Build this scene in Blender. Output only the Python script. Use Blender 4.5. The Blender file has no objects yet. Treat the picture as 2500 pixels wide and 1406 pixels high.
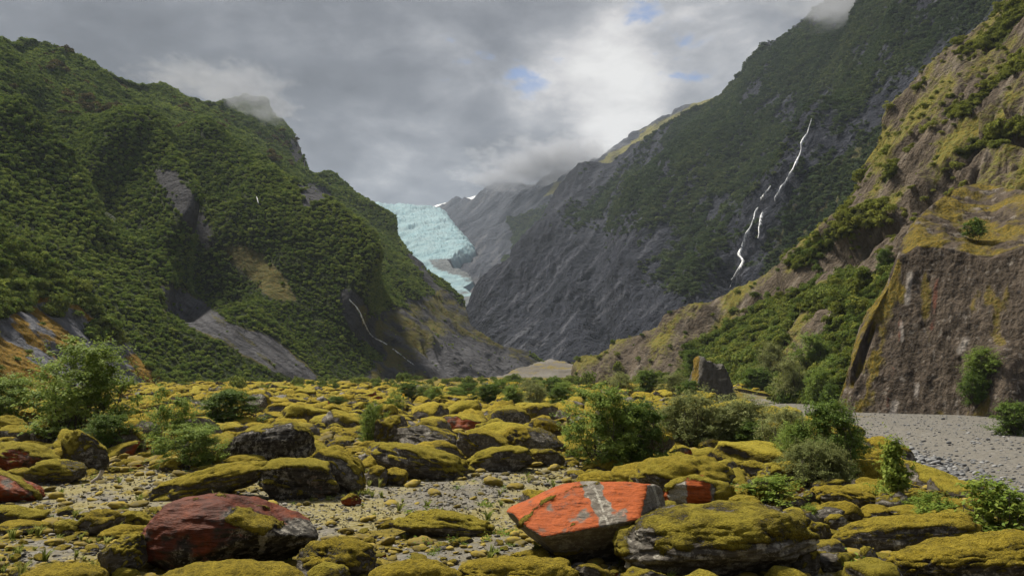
import bpy, math, random
import numpy as np
from mathutils import Vector, Matrix, Euler

# ------------------------------------------------------------------ camera, sky, sun, exposure
scene = bpy.context.scene
COL = scene.collection
F, CX, CY, HOR, CAMZ = 1950.0, 1250.0, 703.0, 915.0, 2.6     # photo pixels / metres
PITCH = math.atan((HOR - CY) / F)

cam_d = bpy.data.cameras.new('camera')
cam = bpy.data.objects.new('camera', cam_d)
COL.objects.link(cam)
cam_d.sensor_width = 36.0
cam_d.lens = 36.0 * F / 2500.0
cam_d.clip_start = 0.1
cam_d.clip_end = 20000
cam.location = (0, 0, CAMZ)
cam.rotation_euler = (math.pi / 2 + PITCH, 0, 0)
scene.camera = cam

SUN_EL, SUN_AZ = math.radians(57), math.radians(-50)          # azimuth clockwise from +Y (up the valley)
sun_dir = Vector((math.sin(SUN_AZ) * math.cos(SUN_EL), math.cos(SUN_AZ) * math.cos(SUN_EL), math.sin(SUN_EL)))
sun_d = bpy.data.lights.new('sun', 'SUN')
sun_d.energy = 3.4
sun_d.angle = math.radians(7)
sun_d.color = (1.0, 0.93, 0.80)
sun = bpy.data.objects.new('sun', sun_d)
COL.objects.link(sun)
sun.rotation_euler = sun_dir.to_track_quat('Z', 'Y').to_euler()
sun.location = sun_dir * 50

scene.view_settings.view_transform = 'Standard'
scene.view_settings.look = 'None'
scene.view_settings.gamma = 1.0
scene.view_settings.use_curve_mapping = False
scene.view_settings.exposure = 1.36
scene.render.engine = 'CYCLES'
scene.cycles.use_denoising = True
scene.cycles.max_bounces = 5
scene.cycles.diffuse_bounces = 3
scene.cycles.glossy_bounces = 2
scene.cycles.transmission_bounces = 3
scene.cycles.transparent_max_bounces = 6
scene.cycles.volume_bounces = 1
scene.cycles.volume_step_rate = 2.0
scene.cycles.volume_max_steps = 64
scene.cycles.use_adaptive_sampling = True
scene.cycles.adaptive_threshold = 0.015
scene.cycles.caustics_reflective = False
scene.cycles.caustics_refractive = False


class NB:
    """small node-tree helper: sockets or constants as inputs"""
    def __init__(s, tree):
        s.t = tree
        tree.nodes.clear()

    def n(s, typ, ins=None, **props):
        nd = s.t.nodes.new(typ)
        for k, v in props.items():
            setattr(nd, k, v)
        for k, v in (ins or {}).items():
            s.put(nd.inputs[k], v)
        return nd

    def put(s, sock, v):
        if hasattr(v, 'is_linked'):
            s.t.links.new(v, sock)
        elif v is not None:
            if sock.type == 'RGBA' and len(v) == 3:
                v = (*v, 1)
            sock.default_value = v

    def m(s, op, a, b=0.0, c=None, clamp=False):
        nd = s.n('ShaderNodeMath', {0: a, 1: b}, operation=op, use_clamp=clamp)
        if c is not None:
            s.put(nd.inputs[2], c)
        return nd.outputs[0]

    def vm(s, op, a, b=None):
        nd = s.n('ShaderNodeVectorMath', {0: a}, operation=op)
        if b is not None:
            s.put(nd.inputs[1], b)
        return nd.outputs['Value'] if op in ('DOT_PRODUCT', 'LENGTH', 'DISTANCE') else nd.outputs[0]

    def mix(s, f, a, b, blend='MIX'):
        nd = s.n('ShaderNodeMix', data_type='RGBA', blend_type=blend)
        s.put(nd.inputs[0], f); s.put(nd.inputs[6], a); s.put(nd.inputs[7], b)
        return nd.outputs[2]

    def ss(s, x, lo, hi, a=0.0, b=1.0):
        nd = s.n('ShaderNodeMapRange', {0: x, 1: lo, 2: hi, 3: a, 4: b}, interpolation_type='SMOOTHSTEP')
        return nd.outputs[0]

    def noise(s, vec, scale, detail=4, rough=0.55, dist=0.0):
        nd = s.n('ShaderNodeTexNoise', {'Scale': scale, 'Detail': detail, 'Roughness': rough, 'Distortion': dist})
        if vec is not None:
            s.put(nd.inputs['Vector'], vec)
        return nd.outputs[0]

    def attr(s, name, kind='GEOMETRY', out='Fac'):
        return s.n('ShaderNodeAttribute', attribute_name=name, attribute_type=kind).outputs[out]


def pix_dir(px, py):
    dx, dz = (px - CX) / F, (CY - py) / F
    v = Vector((dx, math.cos(PITCH) - dz * math.sin(PITCH), math.sin(PITCH) + dz * math.cos(PITCH)))
    return v.normalized()


world = bpy.data.worlds.new('World')
scene.world = world
world.use_nodes = True
world.cycles.sampling_method = 'MANUAL'
world.cycles.sample_map_resolution = 512
w = NB(world.node_tree)
sky = w.n('ShaderNodeTexSky', sky_type='NISHITA', sun_disc=False)
sky.sun_elevation = SUN_EL
sky.sun_rotation = SUN_AZ
dirv = w.n('ShaderNodeTexCoord').outputs['Generated']
sep = w.n('ShaderNodeSeparateXYZ', {0: dirv})
zz = w.m('MAXIMUM', sep.outputs[2], 0.0)
den = w.m('ADD', zz, 0.30)
flat = w.n('ShaderNodeCombineXYZ', {0: w.m('DIVIDE', sep.outputs[0], den), 1: w.m('DIVIDE', sep.outputs[1], den), 2: w.m('MULTIPLY', zz, 1.3)}).outputs[0]
n_big = w.noise(flat, 1.55, 7, 0.55, 0.25)
n_mid = w.noise(w.vm('ADD', flat, (3.7, 1.1, 0.4)), 4.2, 8, 0.6, 0.35)
n_fin = w.noise(w.vm('ADD', flat, (7.1, 4.3, 2.4)), 9.0, 8, 0.62, 0.2)


def blob(px, py, r_in, r_out):
    """1 inside a soft round region of the sky, 0 outside (radii in photo pixels)"""
    d = w.vm('DOT_PRODUCT', dirv, tuple(pix_dir(px, py)))
    return w.ss(d, math.cos(r_out / F), math.cos(r_in / F))


cloud = w.m('SUBTRACT', w.m('ADD', w.m('ADD', w.m('MULTIPLY', n_big, 1.0), w.m('MULTIPLY', n_mid, 0.95)), w.m('MULTIPLY', n_fin, 0.55)), 0.26)   # about 1.0 on average
# the bank of thin bright cloud over the far ridge, and the brighter strip low above the glacier
bright = w.m('ADD', w.m('MULTIPLY', blob(1420, 285, 20, 270), 0.50), w.m('MULTIPLY', blob(1660, 220, 30, 330), 0.26))
bright = w.m('ADD', bright, w.m('MULTIPLY', blob(1510, 90, 10, 130), 0.13))
bright = w.m('ADD', bright, w.m('MULTIPLY', blob(1060, 480, 10, 260), 0.17))
bright = w.m('ADD', bright, w.m('MULTIPLY', blob(1090, 170, 10, 120), 0.15))
bright = w.m('SUBTRACT', bright, w.m('MULTIPLY', blob(1290, 390, 10, 170), 0.16))
bright = w.m('SUBTRACT', bright, w.m('MULTIPLY', blob(560, 90, 60, 560), 0.18))
cloud = w.m('ADD', cloud, bright)
ramp = w.n('ShaderNodeValToRGB', {0: w.m('MULTIPLY', cloud, 0.5)})
cr = ramp.color_ramp
cr.elements[0].position, cr.elements[0].color = 0.34, (0.125, 0.135, 0.155, 1)
cr.elements[1].position, cr.elements[1].color = 0.79, (0.80, 0.79, 0.775, 1)
for p, c in ((0.46, (0.185, 0.197, 0.222)), (0.55, (0.275, 0.287, 0.312)), (0.63, (0.41, 0.417, 0.435)), (0.70, (0.62, 0.61, 0.61))):
    e = cr.elements.new(p)
    e.color = (*c, 1)
holes = w.m('MAXIMUM', blob(1290, 155, 4, 110), w.m('MAXIMUM', blob(1655, 170, 4, 130), w.m('MAXIMUM', blob(1560, 60, 4, 100), w.m('MULTIPLY', blob(1140, 140, 4, 130), 0.8))))
holes = w.m('MULTIPLY', holes, w.ss(w.m('ADD', n_fin, w.m('MULTIPLY', holes, 0.12)), 0.62, 0.77))
blue = w.mix(1.0, sky.outputs[0], (0.10, 0.10, 0.10), 'MULTIPLY')
blue = w.mix(0.6, blue, (0.10, 0.25, 0.60))
skyc = w.mix(w.m('MULTIPLY', holes, 0.75), ramp.outputs[0], blue)
# an overcast sky is about three times as bright overhead as near the horizon
lift = w.n('ShaderNodeMapRange', {0: zz, 1: 0.45, 2: 1.0, 3: 1.0, 4: 2.2}).outputs[0]
bg = w.n('ShaderNodeBackground', {'Color': w.mix(1.0, skyc, w.n('ShaderNodeCombineXYZ', {0: lift, 1: lift, 2: lift}).outputs[0], 'MULTIPLY'), 'Strength': 0.405})
w.n('ShaderNodeOutputWorld', {0: bg.outputs[0]})

# ------------------------------------------------------------------ numpy noise and geometry helpers
_rng = np.random.default_rng(11)
_perm = np.tile(_rng.permutation(256), 3)
_grad = _rng.normal(size=(256, 3))
_grad /= np.linalg.norm(_grad, axis=1)[:, None]


def pn(p):
    """gradient noise, about -0.7..0.7, p is (N,3)"""
    p = np.asarray(p, float)
    i = np.floor(p).astype(np.int64)
    f = p - i
    u = f * f * f * (f * (f * 6 - 15) + 10)
    i &= 255
    out = 0
    for dx in (0, 1):
        wx = u[:, 0] if dx else 1 - u[:, 0]
        a = _perm[i[:, 0] + dx]
        for dy in (0, 1):
            wy = wx * (u[:, 1] if dy else 1 - u[:, 1])
            b = _perm[a + i[:, 1] + dy]
            for dz in (0, 1):
                g = _grad[_perm[b + i[:, 2] + dz]]
                d = g[:, 0] * (f[:, 0] - dx) + g[:, 1] * (f[:, 1] - dy) + g[:, 2] * (f[:, 2] - dz)
                out = out + d * wy * (u[:, 2] if dz else 1 - u[:, 2])
    return out


def fbm(p, octv=4, gain=0.5, lac=2.07, ridged=False):
    a, s, tot = 1.0, 0.0, 0.0
    p = np.array(p, float)
    for k in range(octv):
        n = pn(p + 17.3 * k)
        if ridged:
            n = 1 - 2.6 * np.abs(n)
        s = s + a * n
        tot += a
        a *= gain
        p = p * lac
    return s / tot * (1.0 if ridged else 1.6)


def sstep(x, lo, hi):
    t = np.clip((x - lo) / (hi - lo), 0, 1)
    return t * t * (3 - 2 * t)


def P(px, py, D):
    """world point seen at photo pixel (px,py) at forward distance D (arrays allowed)"""
    px, py, D = (np.asarray(v, float) for v in (px, py, D))
    dx, dz = (px - CX) / F, (CY - py) / F
    fy = math.cos(PITCH) - dz * math.sin(PITCH)
    fz = math.sin(PITCH) + dz * math.cos(PITCH)
    k = D / fy
    return np.stack(np.broadcast_arrays(dx * k, fy * k, CAMZ + fz * k), -1)


def to_pix(p):
    x, y, z = p[:, 0], p[:, 1], p[:, 2] - CAMZ
    c, s = math.cos(PITCH), math.sin(PITCH)
    d = y * c + z * s
    return CX + F * x / d, CY - F * (z * c - y * s) / d


def poly_sd(px, py, pts):
    """signed distance in photo pixels to a polygon, positive inside"""
    pts = np.array(pts, float)
    d = np.full(px.shape, 1e9)
    inside = np.zeros(px.shape, bool)
    for (x1, y1), (x2, y2) in zip(pts, np.roll(pts, -1, 0)):
        ex, ey = x2 - x1, y2 - y1
        t = np.clip(((px - x1) * ex + (py - y1) * ey) / (ex * ex + ey * ey), 0, 1)
        d = np.minimum(d, np.hypot(px - x1 - t * ex, py - y1 - t * ey))
        if y1 != y2:
            c = ((y1 > py) != (y2 > py)) & (px < ex * (py - y1) / ey + x1)
            inside ^= c
    return np.where(inside, d, -d)


def line_d(px, py, pts):
    """distance in photo pixels to a polyline"""
    d = np.full(px.shape, 1e9)
    for (x1, y1), (x2, y2) in zip(pts[:-1], pts[1:]):
        ex, ey = x2 - x1, y2 - y1
        t = np.clip(((px - x1) * ex + (py - y1) * ey) / (ex * ex + ey * ey), 0, 1)
        d = np.minimum(d, np.hypot(px - x1 - t * ex, py - y1 - t * ey))
    return d


class TPS:
    """thin-plate spline of 1/D over the picture, so flat ground between controls stays flat"""
    def __init__(s, ctrl):
        c = np.array(ctrl, float)
        s.x = c[:, :2] / 1000.0
        q = 1.0 / c[:, 2]
        n = len(c)
        K = s.k(np.linalg.norm(s.x[:, None] - s.x[None], axis=2)) + 1e-5 * np.eye(n)
        Pm = np.c_[np.ones(n), s.x]
        A = np.block([[K, Pm], [Pm.T, np.zeros((3, 3))]])
        s.w = np.linalg.solve(A, np.r_[q, 0, 0, 0])
        s.lo, s.hi = c[:, 2].min() * 0.6, c[:, 2].max() * 1.35

    @staticmethod
    def k(r):
        return np.where(r > 0, r * r * np.log(np.maximum(r, 1e-9)), 0)

    def __call__(s, px, py):
        x = np.stack([px, py], -1) / 1000.0
        out = np.zeros(px.shape)
        for i in range(len(s.x)):
            out += s.w[i] * s.k(np.hypot(x[..., 0] - s.x[i, 0], x[..., 1] - s.x[i, 1]))
        q = out + s.w[-3] + s.w[-2] * x[..., 0] + s.w[-1] * x[..., 1]
        return 1.0 / np.clip(q, 1 / s.hi, 1 / s.lo)


def mesh_np(name, verts, faces, mat=None, smooth=True, attrs=None, cols=None):
    me = bpy.data.meshes.new(name)
    faces = np.asarray(faces)
    k = faces.shape[1]
    me.vertices.add(len(verts))
    me.vertices.foreach_set('co', np.asarray(verts, np.float32).ravel())
    me.loops.add(faces.size)
    me.loops.foreach_set('vertex_index', faces.ravel().astype(np.int32))
    me.polygons.add(len(faces))
    me.polygons.foreach_set('loop_start', np.arange(0, faces.size, k, dtype=np.int32))
    me.polygons.foreach_set('loop_total', np.full(len(faces), k, np.int32))
    if smooth:
        me.polygons.foreach_set('use_smooth', np.ones(len(faces), bool))
    me.update(calc_edges=True)
    for nm, a in (attrs or {}).items():
        at = me.attributes.new(nm, 'FLOAT', 'POINT')
        at.data.foreach_set('value', np.asarray(a, np.float32))
    for nm, c in (cols or {}).items():
        at = me.attributes.new(nm, 'FLOAT_COLOR', 'POINT')
        at.data.foreach_set('color', np.asarray(c, np.float32).ravel())
    if mat is not None:
        me.materials.append(mat)
    return me


def link(name, me, parent=None, **props):
    o = bpy.data.objects.new(name, me)
    COL.objects.link(o)
    if parent is not None:
        o.parent = parent
    for k, v in props.items():
        if v is not None:
            o[k] = v
    return o


def grid_faces(nr, nc):
    i = np.arange(nr * nc).reshape(nr, nc)
    return np.stack([i[:-1, :-1], i[:-1, 1:], i[1:, 1:], i[1:, :-1]], -1).reshape(-1, 4)


def grid_normals(V):
    du = np.gradient(V, axis=1)
    dv = np.gradient(V, axis=0)
    n = np.cross(du, dv)
    n /= np.linalg.norm(n, axis=2)[..., None] + 1e-12
    return n


def interp(pts):
    a = np.array(pts, float)
    return lambda x: np.interp(x, a[:, 0], a[:, 1])


class Slope:
    """a mountain side or cliff: a surface with real distances, foot to skyline, and a back that falls away behind"""
    def __init__(s, x0, x1, nx, ny, top, bot, depth, relief, back=0.6, nback=16, drop=1.0):
        px = np.linspace(x0, x1, nx)
        t, b = top(px), bot(px)
        sv = np.linspace(0, 1, ny)[:, None]
        PX = np.broadcast_to(px, (ny, nx)).copy()
        PY = b + (t - b) * sv
        D = depth(PX, PY)
        V = P(PX, PY, D)
        N = grid_normals(V)
        tocam = -V.copy()
        N *= np.sign((N * tocam).sum(2))[..., None]
        # skyline row rolls over and the back falls away
        crest = V[-1]
        span = np.maximum(np.linalg.norm(V[-1] - V[0], axis=1), 20)
        away = crest[:, :2] / np.linalg.norm(crest[:, :2], axis=1)[:, None]
        rows, nrm, pxs, pys = [], [], [], []
        for k in range(1, nback + 1):
            u = (k / nback) ** 1.6
            q = crest.copy()
            q[:, :2] += away * (span * back * u)[:, None]
            q[:, 2] -= span * drop * u * (0.35 + 0.65 * u)
            rows.append(q); nrm.append(np.c_[away * 0.5, np.full(nx, 0.85)])
            pxs.append(px); pys.append(t)
        s.nf = ny
        V = np.concatenate([V, np.array(rows)]); N = np.concatenate([N, np.array(nrm)])
        PX = np.concatenate([PX, np.array(pxs)]); PY = np.concatenate([PY, np.array(pys)])
        sh = V.shape[:2]
        s.p0 = V.reshape(-1, 3)
        d = relief(s.p0, PX.ravel(), PY.ravel()).reshape(sh)
        s.V = V + N * d[..., None]
        s.N = grid_normals(s.V)
        s.N *= np.sign((s.N * -s.V)[:ny].sum(2).mean())
        s.PX, s.PY, s.x0, s.x1, s.top, s.bot, s.sh = PX, PY, x0, x1, top, bot, sh
        s.p = s.V.reshape(-1, 3)

    def build(s, name, mat, zone, **props):
        s.zone = zone
        me = mesh_np(name, s.p, grid_faces(*s.sh), mat, cols={'zone': zone})
        return link(name, me, **props)

    def pix(s):
        """where each vertex of the finished surface is seen in the photo"""
        a, c = to_pix(s.p)
        return a, c, s.p

    def at(s, px, py, out=0.0):
        """surface point (and normal) seen under a photo pixel"""
        tx, ty = np.atleast_1d(np.asarray(px, float)), np.atleast_1d(np.asarray(py, float))
        if not hasattr(s, '_seen'):
            s._seen = np.stack(to_pix(s.V[:s.nf].reshape(-1, 3)), -1)
        Vf, Nf = s.V[:s.nf].reshape(-1, 3), s.N[:s.nf].reshape(-1, 3)
        q, n = [], []
        for x, y in zip(tx, ty):
            d = np.hypot(s._seen[:, 0] - x, s._seen[:, 1] - y)
            k = np.argpartition(d, 14)[:14]
            w = 1.0 / (d[k] + 0.8) ** 2 * (Vf[k, 1] < Vf[k, 1].min() * 1.03)
            D = (Vf[k, 1] * w).sum() / w.sum()
            q.append(P(x, y, D)); m = (Nf[k] * w[:, None]).sum(0); n.append(m / np.linalg.norm(m))
        q, n = np.array(q), np.array(n)
        return q + out * n, n

    def sample(s, n, weight, rng, rows=None):
        """n random points, area weighted times weight (per vertex)"""
        V = s.V if rows is None else s.V[:rows]
        W = weight.reshape(s.sh)[:len(V)]
        a = np.linalg.norm(np.cross(V[1:, :-1] - V[:-1, :-1], V[:-1, 1:] - V[:-1, :-1]), axis=2)
        wq = (a * (W[:-1, :-1] + W[1:, 1:]) * 0.5).ravel()
        cdf = np.cumsum(wq)
        k = np.searchsorted(cdf, rng.random(n) * cdf[-1])
        r, c = k // (V.shape[1] - 1), k % (V.shape[1] - 1)
        fu, fv = rng.random(n)[:, None], rng.random(n)[:, None]
        pos = (V[r, c] * (1 - fu) + V[r, c + 1] * fu) * (1 - fv) + (V[r + 1, c] * (1 - fu) + V[r + 1, c + 1] * fu) * fv
        return pos, s.N[r, c], r * s.sh[1] + c

# ------------------------------------------------------------------ terrain materials
def terrain_mat(name, rock_dark, rock_light, veg, veg2, ochre, ochre2, pale, scale=0.3, bump=0.5, bdist=1.0, rough=0.9, streak=None):
    m = bpy.data.materials.new(name)
    m.use_nodes = True
    b = NB(m.node_tree)
    co = b.n('ShaderNodeTexCoord').outputs['Object']
    za = b.n('ShaderNodeAttribute', attribute_name='zone')
    z = b.n('ShaderNodeSeparateColor', {0: za.outputs['Color']})
    n1 = b.noise(co, scale, 6, 0.6)
    n2 = b.noise(b.vm('ADD', co, (31.0, 7.0, 3.0)), scale * 4.3, 5, 0.6)
    if streak:
        rot, sc = streak
        mp = b.n('ShaderNodeMapping', {'Vector': co, 'Rotation': rot, 'Scale': sc}, vector_type='TEXTURE')
        n3 = b.noise(mp.outputs[0], scale * 2.2, 5, 0.62)
        n1 = b.m('ADD', b.m('MULTIPLY', n1, 0.35), b.m('MULTIPLY', n3, 0.65))
    tone = b.m('ADD', b.m('MULTIPLY', za.outputs['Alpha'], 0.75), b.m('MULTIPLY', b.m('SUBTRACT', n1, 0.38), 2.5 if streak else 1.3), clamp=True)
    rock = b.mix(tone, rock_dark, rock_light)
    rock = b.mix(b.ss(n2, 0.35, 0.75), rock, b.mix(0.55, rock, rock_light))
    c = b.mix(b.m('MULTIPLY', z.outputs[2], b.ss(n2, 0.2, 0.6, 0.55, 1.0)), rock, pale)
    oc = b.mix(b.ss(n2, 0.35, 0.65), ochre, ochre2)
    og = b.ss(b.m('ADD', z.outputs[1], b.m('MULTIPLY', b.m('SUBTRACT', n2, 0.5), 0.9)), 0.3, 0.7)
    c = b.mix(og, c, oc)
    vg = b.ss(b.m('ADD', z.outputs[0], b.m('MULTIPLY', b.m('SUBTRACT', n2, 0.5), 0.6)), 0.3, 0.7)
    c = b.mix(vg, c, b.mix(b.ss(n1, 0.35, 0.65), veg, veg2))
    h = b.m('ADD', b.m('MULTIPLY', n1, 1.0), b.m('MULTIPLY', n2, 0.4))
    bp = b.n('ShaderNodeBump', {'Strength': bump, 'Distance': bdist, 'Height': h})
    bs = b.n('ShaderNodeBsdfPrincipled', {'Base Color': c, 'Roughness': rough, 'Normal': bp.outputs[0]})
    bs.inputs['Specular IOR Level'].default_value = 0.04
    b.n('ShaderNodeOutputMaterial', {0: bs.outputs[0]})
    return m


def aligned(p, along, L, S):
    """noise coordinates stretched along a world direction: L metres along it, S across"""
    e1 = np.array(along, float); e1 /= np.linalg.norm(e1)
    e2 = np.cross(e1, (0.3, 0.9, 0.1)); e2 /= np.linalg.norm(e2)
    e3 = np.cross(e1, e2)
    return np.stack([p @ e1 / L, p @ e2 / S, p @ e3 / S], -1)


def pal(px, py, d, L, S, seed=0.0):
    """noise coordinates on a slope stretched along a picture direction: L photo pixels along it, S across"""
    n = math.hypot(*d)
    c, s_ = d[0] / n, d[1] / n
    u, v = px * c + py * s_, -px * s_ + py * c
    # bedding is never ruler straight: warp it
    wv = fbm(np.stack([px / 160.0, py / 160.0, np.full(px.shape, seed + 3.3)], -1), 3)
    return np.stack([u / L, (v + 18 * wv) / S, np.full(px.shape, seed)], -1)


def beds(px, py, d, S, L=220, seed=0.0):
    """tilted rock beds: each breaks off in a sharp edge, and swells and dies out along its length"""
    n = math.hypot(*d)
    c, s_ = d[0] / n, d[1] / n
    u, v = px * c + py * s_, -px * s_ + py * c
    z = np.full(px.shape, seed)
    v = v + 20 * fbm(np.stack([px / 150.0, py / 150.0, z + 5], -1), 3) + 5 * fbm(np.stack([px / 30.0, py / 30.0, z + 9], -1), 3)
    k = np.floor(v / S)
    fr = v / S - k
    amp = np.clip(0.45 + 1.5 * pn(np.stack([k * 7.31, u / L + k * 3.7, z], -1)), 0, 1.4)
    return (np.where(fr < 0.82, fr / 0.82, (1 - fr) / 0.18) - 0.5) * amp


def pdir(a, b):
    return P(*b) - P(*a)


def zone(n, veg=0, ochre=0, pale=0, tone=0.5):
    z = np.zeros((n, 4))
    for i, v in enumerate((veg, ochre, pale, tone)):
        z[:, i] = np.clip(v, 0, 1)
    return z


R0 = np.random.default_rng(5)

# ---- the forested mountain that closes the valley on one side (35 degree flank, foot line along the valley)
def L1_depth(px, py):
    a, t = (px - CX) / F, (HOR - py) / F
    T = 0.70
    q = (T * (0.36 - 0.93 * a) - t) / (126.4 * T)
    return 1.0 / np.clip(q, 1 / 1000.0, 1 / 60.0)

L1_top = interp([(-420, -60), (-200, 40), (0, 93), (42, 97), (55, 86), (75, 88), (100, 97), (160, 125), (260, 165), (360, 205), (440, 226), (520, 246), (570, 236), (610, 232), (645, 246), (680, 288), (715, 330), (736, 358), (748, 408),
                 (756, 417), (800, 422), (850, 452), (900, 487), (940, 522), (965, 562), (1000, 607), (1040, 657), (1075, 702), (1110, 737), (1150, 792), (1200, 833), (1250, 863), (1300, 890), (1340, 915)])
L1_bot = interp([(-420, 985), (0, 965), (400, 958), (1340, 945)])
fall1 = pdir((385, 400, 330), (700, 760, 290))

def L1_relief(p, px, py):
    far = np.clip((p[:, 1] - 140) / 300, 0.15, 1.3)
    g = 17 * far * fbm(aligned(p, fall1, 260, 75), 3)
    g += 8 * far * fbm(aligned(p + 90, fall1, 90, 26), 3)
    g += 1.6 * fbm(p / 14.0, 3)
    # the spur with the slip scar beside it
    g -= 16 * np.exp(-(line_d(px, py, [(400, 430), (450, 510), (505, 590), (600, 680)]) / 34) ** 2)
    g += 22 * np.exp(-(line_d(px, py, [(455, 395), (520, 450), (620, 540), (730, 640), (840, 740)]) / 52) ** 2)
    g += 20 * np.exp(-(line_d(px, py, [(240, 385), (330, 395), (380, 450), (430, 560)]) / 60) ** 2)
    g += 13 * np.exp(-(line_d(px, py, [(0, 330), (150, 430), (260, 540), (420, 660)]) / 45) ** 2)
    g -= 14 * np.exp(-(line_d(px, py, [(100, 300), (300, 560), (480, 690)]) / 55) ** 2)
    g += 9 * np.exp(-(line_d(px, py, [(560, 560), (760, 700), (860, 790)]) / 45) ** 2)
    g -= 4 * np.exp(-(line_d(px, py, [(850, 735), (890, 800), (950, 850), (1000, 890)]) / 20) ** 2)
    bare = sstep(poly_sd(px, py, [(850, 735), (1000, 745), (1075, 702), (1340, 915), (1220, 950), (880, 950), (950, 870)]), -10, 30)
    g += bare * (2.2 * fbm(pal(px, py, (0.8, 0.75), 90, 20), 4, ridged=True) - 1.0)
    edge = sstep(np.maximum(px - 640, 0) * (px < 1340), 0, 100)
    return np.where(py <= L1_top(px) + 1, g * 0.35, g) 

L1 = Slope(-420, 1340, 440, 330, L1_top, L1_bot, L1_depth, L1_relief, back=0.5, drop=0.5)
px, py, p = L1.pix()
nz = 26 * fbm(p / 16.0, 4) + 14 * fbm(p / 5.0, 2)
slab = -1 + poly_sd(px, py, [(382, 686), (432, 698), (500, 738), (560, 786), (640, 815), (720, 868), (786, 922), (720, 934), (650, 905), (560, 850), (480, 812), (402, 764)]) + nz * 0.7
slip = 2 + poly_sd(px, py, [(378, 415), (428, 418), (468, 470), (500, 530), (528, 604), (500, 606), (458, 545), (408, 485)]) + nz * 0.35
tan = 4 + poly_sd(px, py, [(505, 585), (600, 600), (680, 655), (735, 745), (670, 735), (590, 665)]) + nz
brown = 1 + poly_sd(px, py, [(728, 452), (800, 455), (812, 482), (742, 500)]) + nz * 0.8
talus = poly_sd(px, py, [(850, 735), (905, 762), (1010, 742), (1078, 700), (1345, 905), (1345, 960), (860, 960), (905, 900), (935, 860)]) + nz * 1.1
scree = poly_sd(px, py, [(1020, 880), (1100, 800), (1200, 835), (1345, 905), (1345, 960), (1030, 960)]) + nz * 1.2
crag = np.maximum(poly_sd(px, py, [(694, 335), (735, 340), (756, 380), (756, 416), (722, 404)]), poly_sd(px, py, [(1000, 560), (1040, 650), (1110, 730), (1090, 745), (1030, 690), (985, 610)]) - 6) + nz * 0.6
wfall1 = 30 - line_d(px, py, [(852, 735), (885, 800), (950, 848)]) + nz * 0.6
streaks = fbm(pal(px, py, (0.82, 0.62), 120, 9), 4)
bare = np.max([slab, slip, brown, talus, crag, wfall1 - 5], axis=0)
veg1 = 1 - sstep(bare, -6, 6) * (1 - 0.55 * sstep(tan, -5, 5))
veg1 *= 1 - 0.75 * sstep(tan, -8, 10)
tone1 = 0.45 + 0.55 * streaks + 0.2 * sstep(slab, -4, 6) - 0.12 * sstep(slip, 0, 6) - 0.45 * sstep(crag, 0, 6) - 0.3 * sstep(wfall1, 0, 10)
och1 = 0.75 * sstep(tan, -8, 8) + sstep(talus, 0, 10) * (1 - sstep(scree, -10, 25)) * (0.55 + 0.8 * fbm(p / 9.0, 3)) + sstep(slab, -20, -2) * (1 - sstep(slab, 0, 8)) * 0.8 * (fbm(p / 8.0, 2) > 0) + 0.5 * sstep(slab, 0, 8) * (fbm(pal(px, py, (0.82, 0.62), 80, 14, 4.5), 3) > 0.28)
pale1 = 0.55 * sstep(scree, 0, 30) + 0.65 * sstep(slab, 0, 8) * (streaks > 0.0) + 0.25 * sstep(brown, 0, 6) + sstep(talus, 0, 8) * 0.9 * np.exp(-(line_d(px, py, [(930, 800), (1000, 845), (1050, 880), (1110, 925)]) / 9) ** 2) * (streaks > -0.1)
m_L1 = terrain_mat('forest_flank_ground', (0.011, 0.011, 0.013), (0.060, 0.059, 0.064), (0.010, 0.016, 0.006), (0.028, 0.036, 0.010), (0.095, 0.075, 0.022), (0.060, 0.062, 0.020), (0.095, 0.094, 0.102), 0.18, 1.0, 2.5, streak=((0, 0.67, 0), (6, 1, 1)))
L1.build('mountain', m_L1, zone(len(p), veg1, och1, pale1, tone1), kind='structure')

# ---- rock slab spur at the foot of that mountain
L2_top = interp([(-420, 300), (-150, 490), (0, 582), (55, 608), (100, 640), (190, 702), (230, 745), (260, 792), (330, 862), (370, 905), (395, 935), (420, 958)])
L2_bot = interp([(-420, 1000), (0, 985), (250, 968), (420, 962)])
L2_tps = TPS([(-420, 1000, 75), (0, 975, 96), (395, 955, 142), (0, 582, 140), (190, 702, 146), (330, 862, 148), (-420, 300, 130), (-200, 700, 100), (150, 850, 124), (0, 780, 116)])
fall2 = pdir((0, 760, 116), (330, 930, 140))
def L2_relief(p, px, py):
    g = 2.2 * fbm(aligned(p, fall2, 40, 10), 3) + 0.5 * fbm(pal(px, py, (0.85, 0.5), 150, 22), 4, ridged=True) + 0.3 * fbm(p / 1.5, 3)
    return np.where(py <= L2_top(px) + 1, g * 0.5, g)
L2 = Slope(-420, 420, 300, 200, L2_top, L2_bot, L2_tps, L2_relief, back=0.35, drop=0.25)
px, py, p = L2.pix()
nz = 22 * fbm(p / 6.0, 4) + 10 * fbm(p / 1.6, 2)
rock2 = poly_sd(px, py, [(-420, 760), (-100, 800), (60, 760), (100, 722), (180, 738), (215, 770), (262, 800), (330, 862), (430, 960), (430, 1050), (-420, 1050)]) + nz
veg2 = 1 - sstep(rock2, -8, 8)
veg2 = np.maximum(veg2, sstep(26 - np.hypot((px - 240) / 1.5, py - 810) + nz * 0.6, -4, 4))
veg2 = np.maximum(veg2, sstep(14 - np.hypot((px - 135) / 1.6, py - 760) + nz * 0.4, -4, 4))
st2 = fbm(pal(px, py, (0.85, 0.5), 130, 12), 4)
lowmoss = fbm(pal(px, py, (0.85, 0.5), 190, 50, 7.7), 4)
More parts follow.
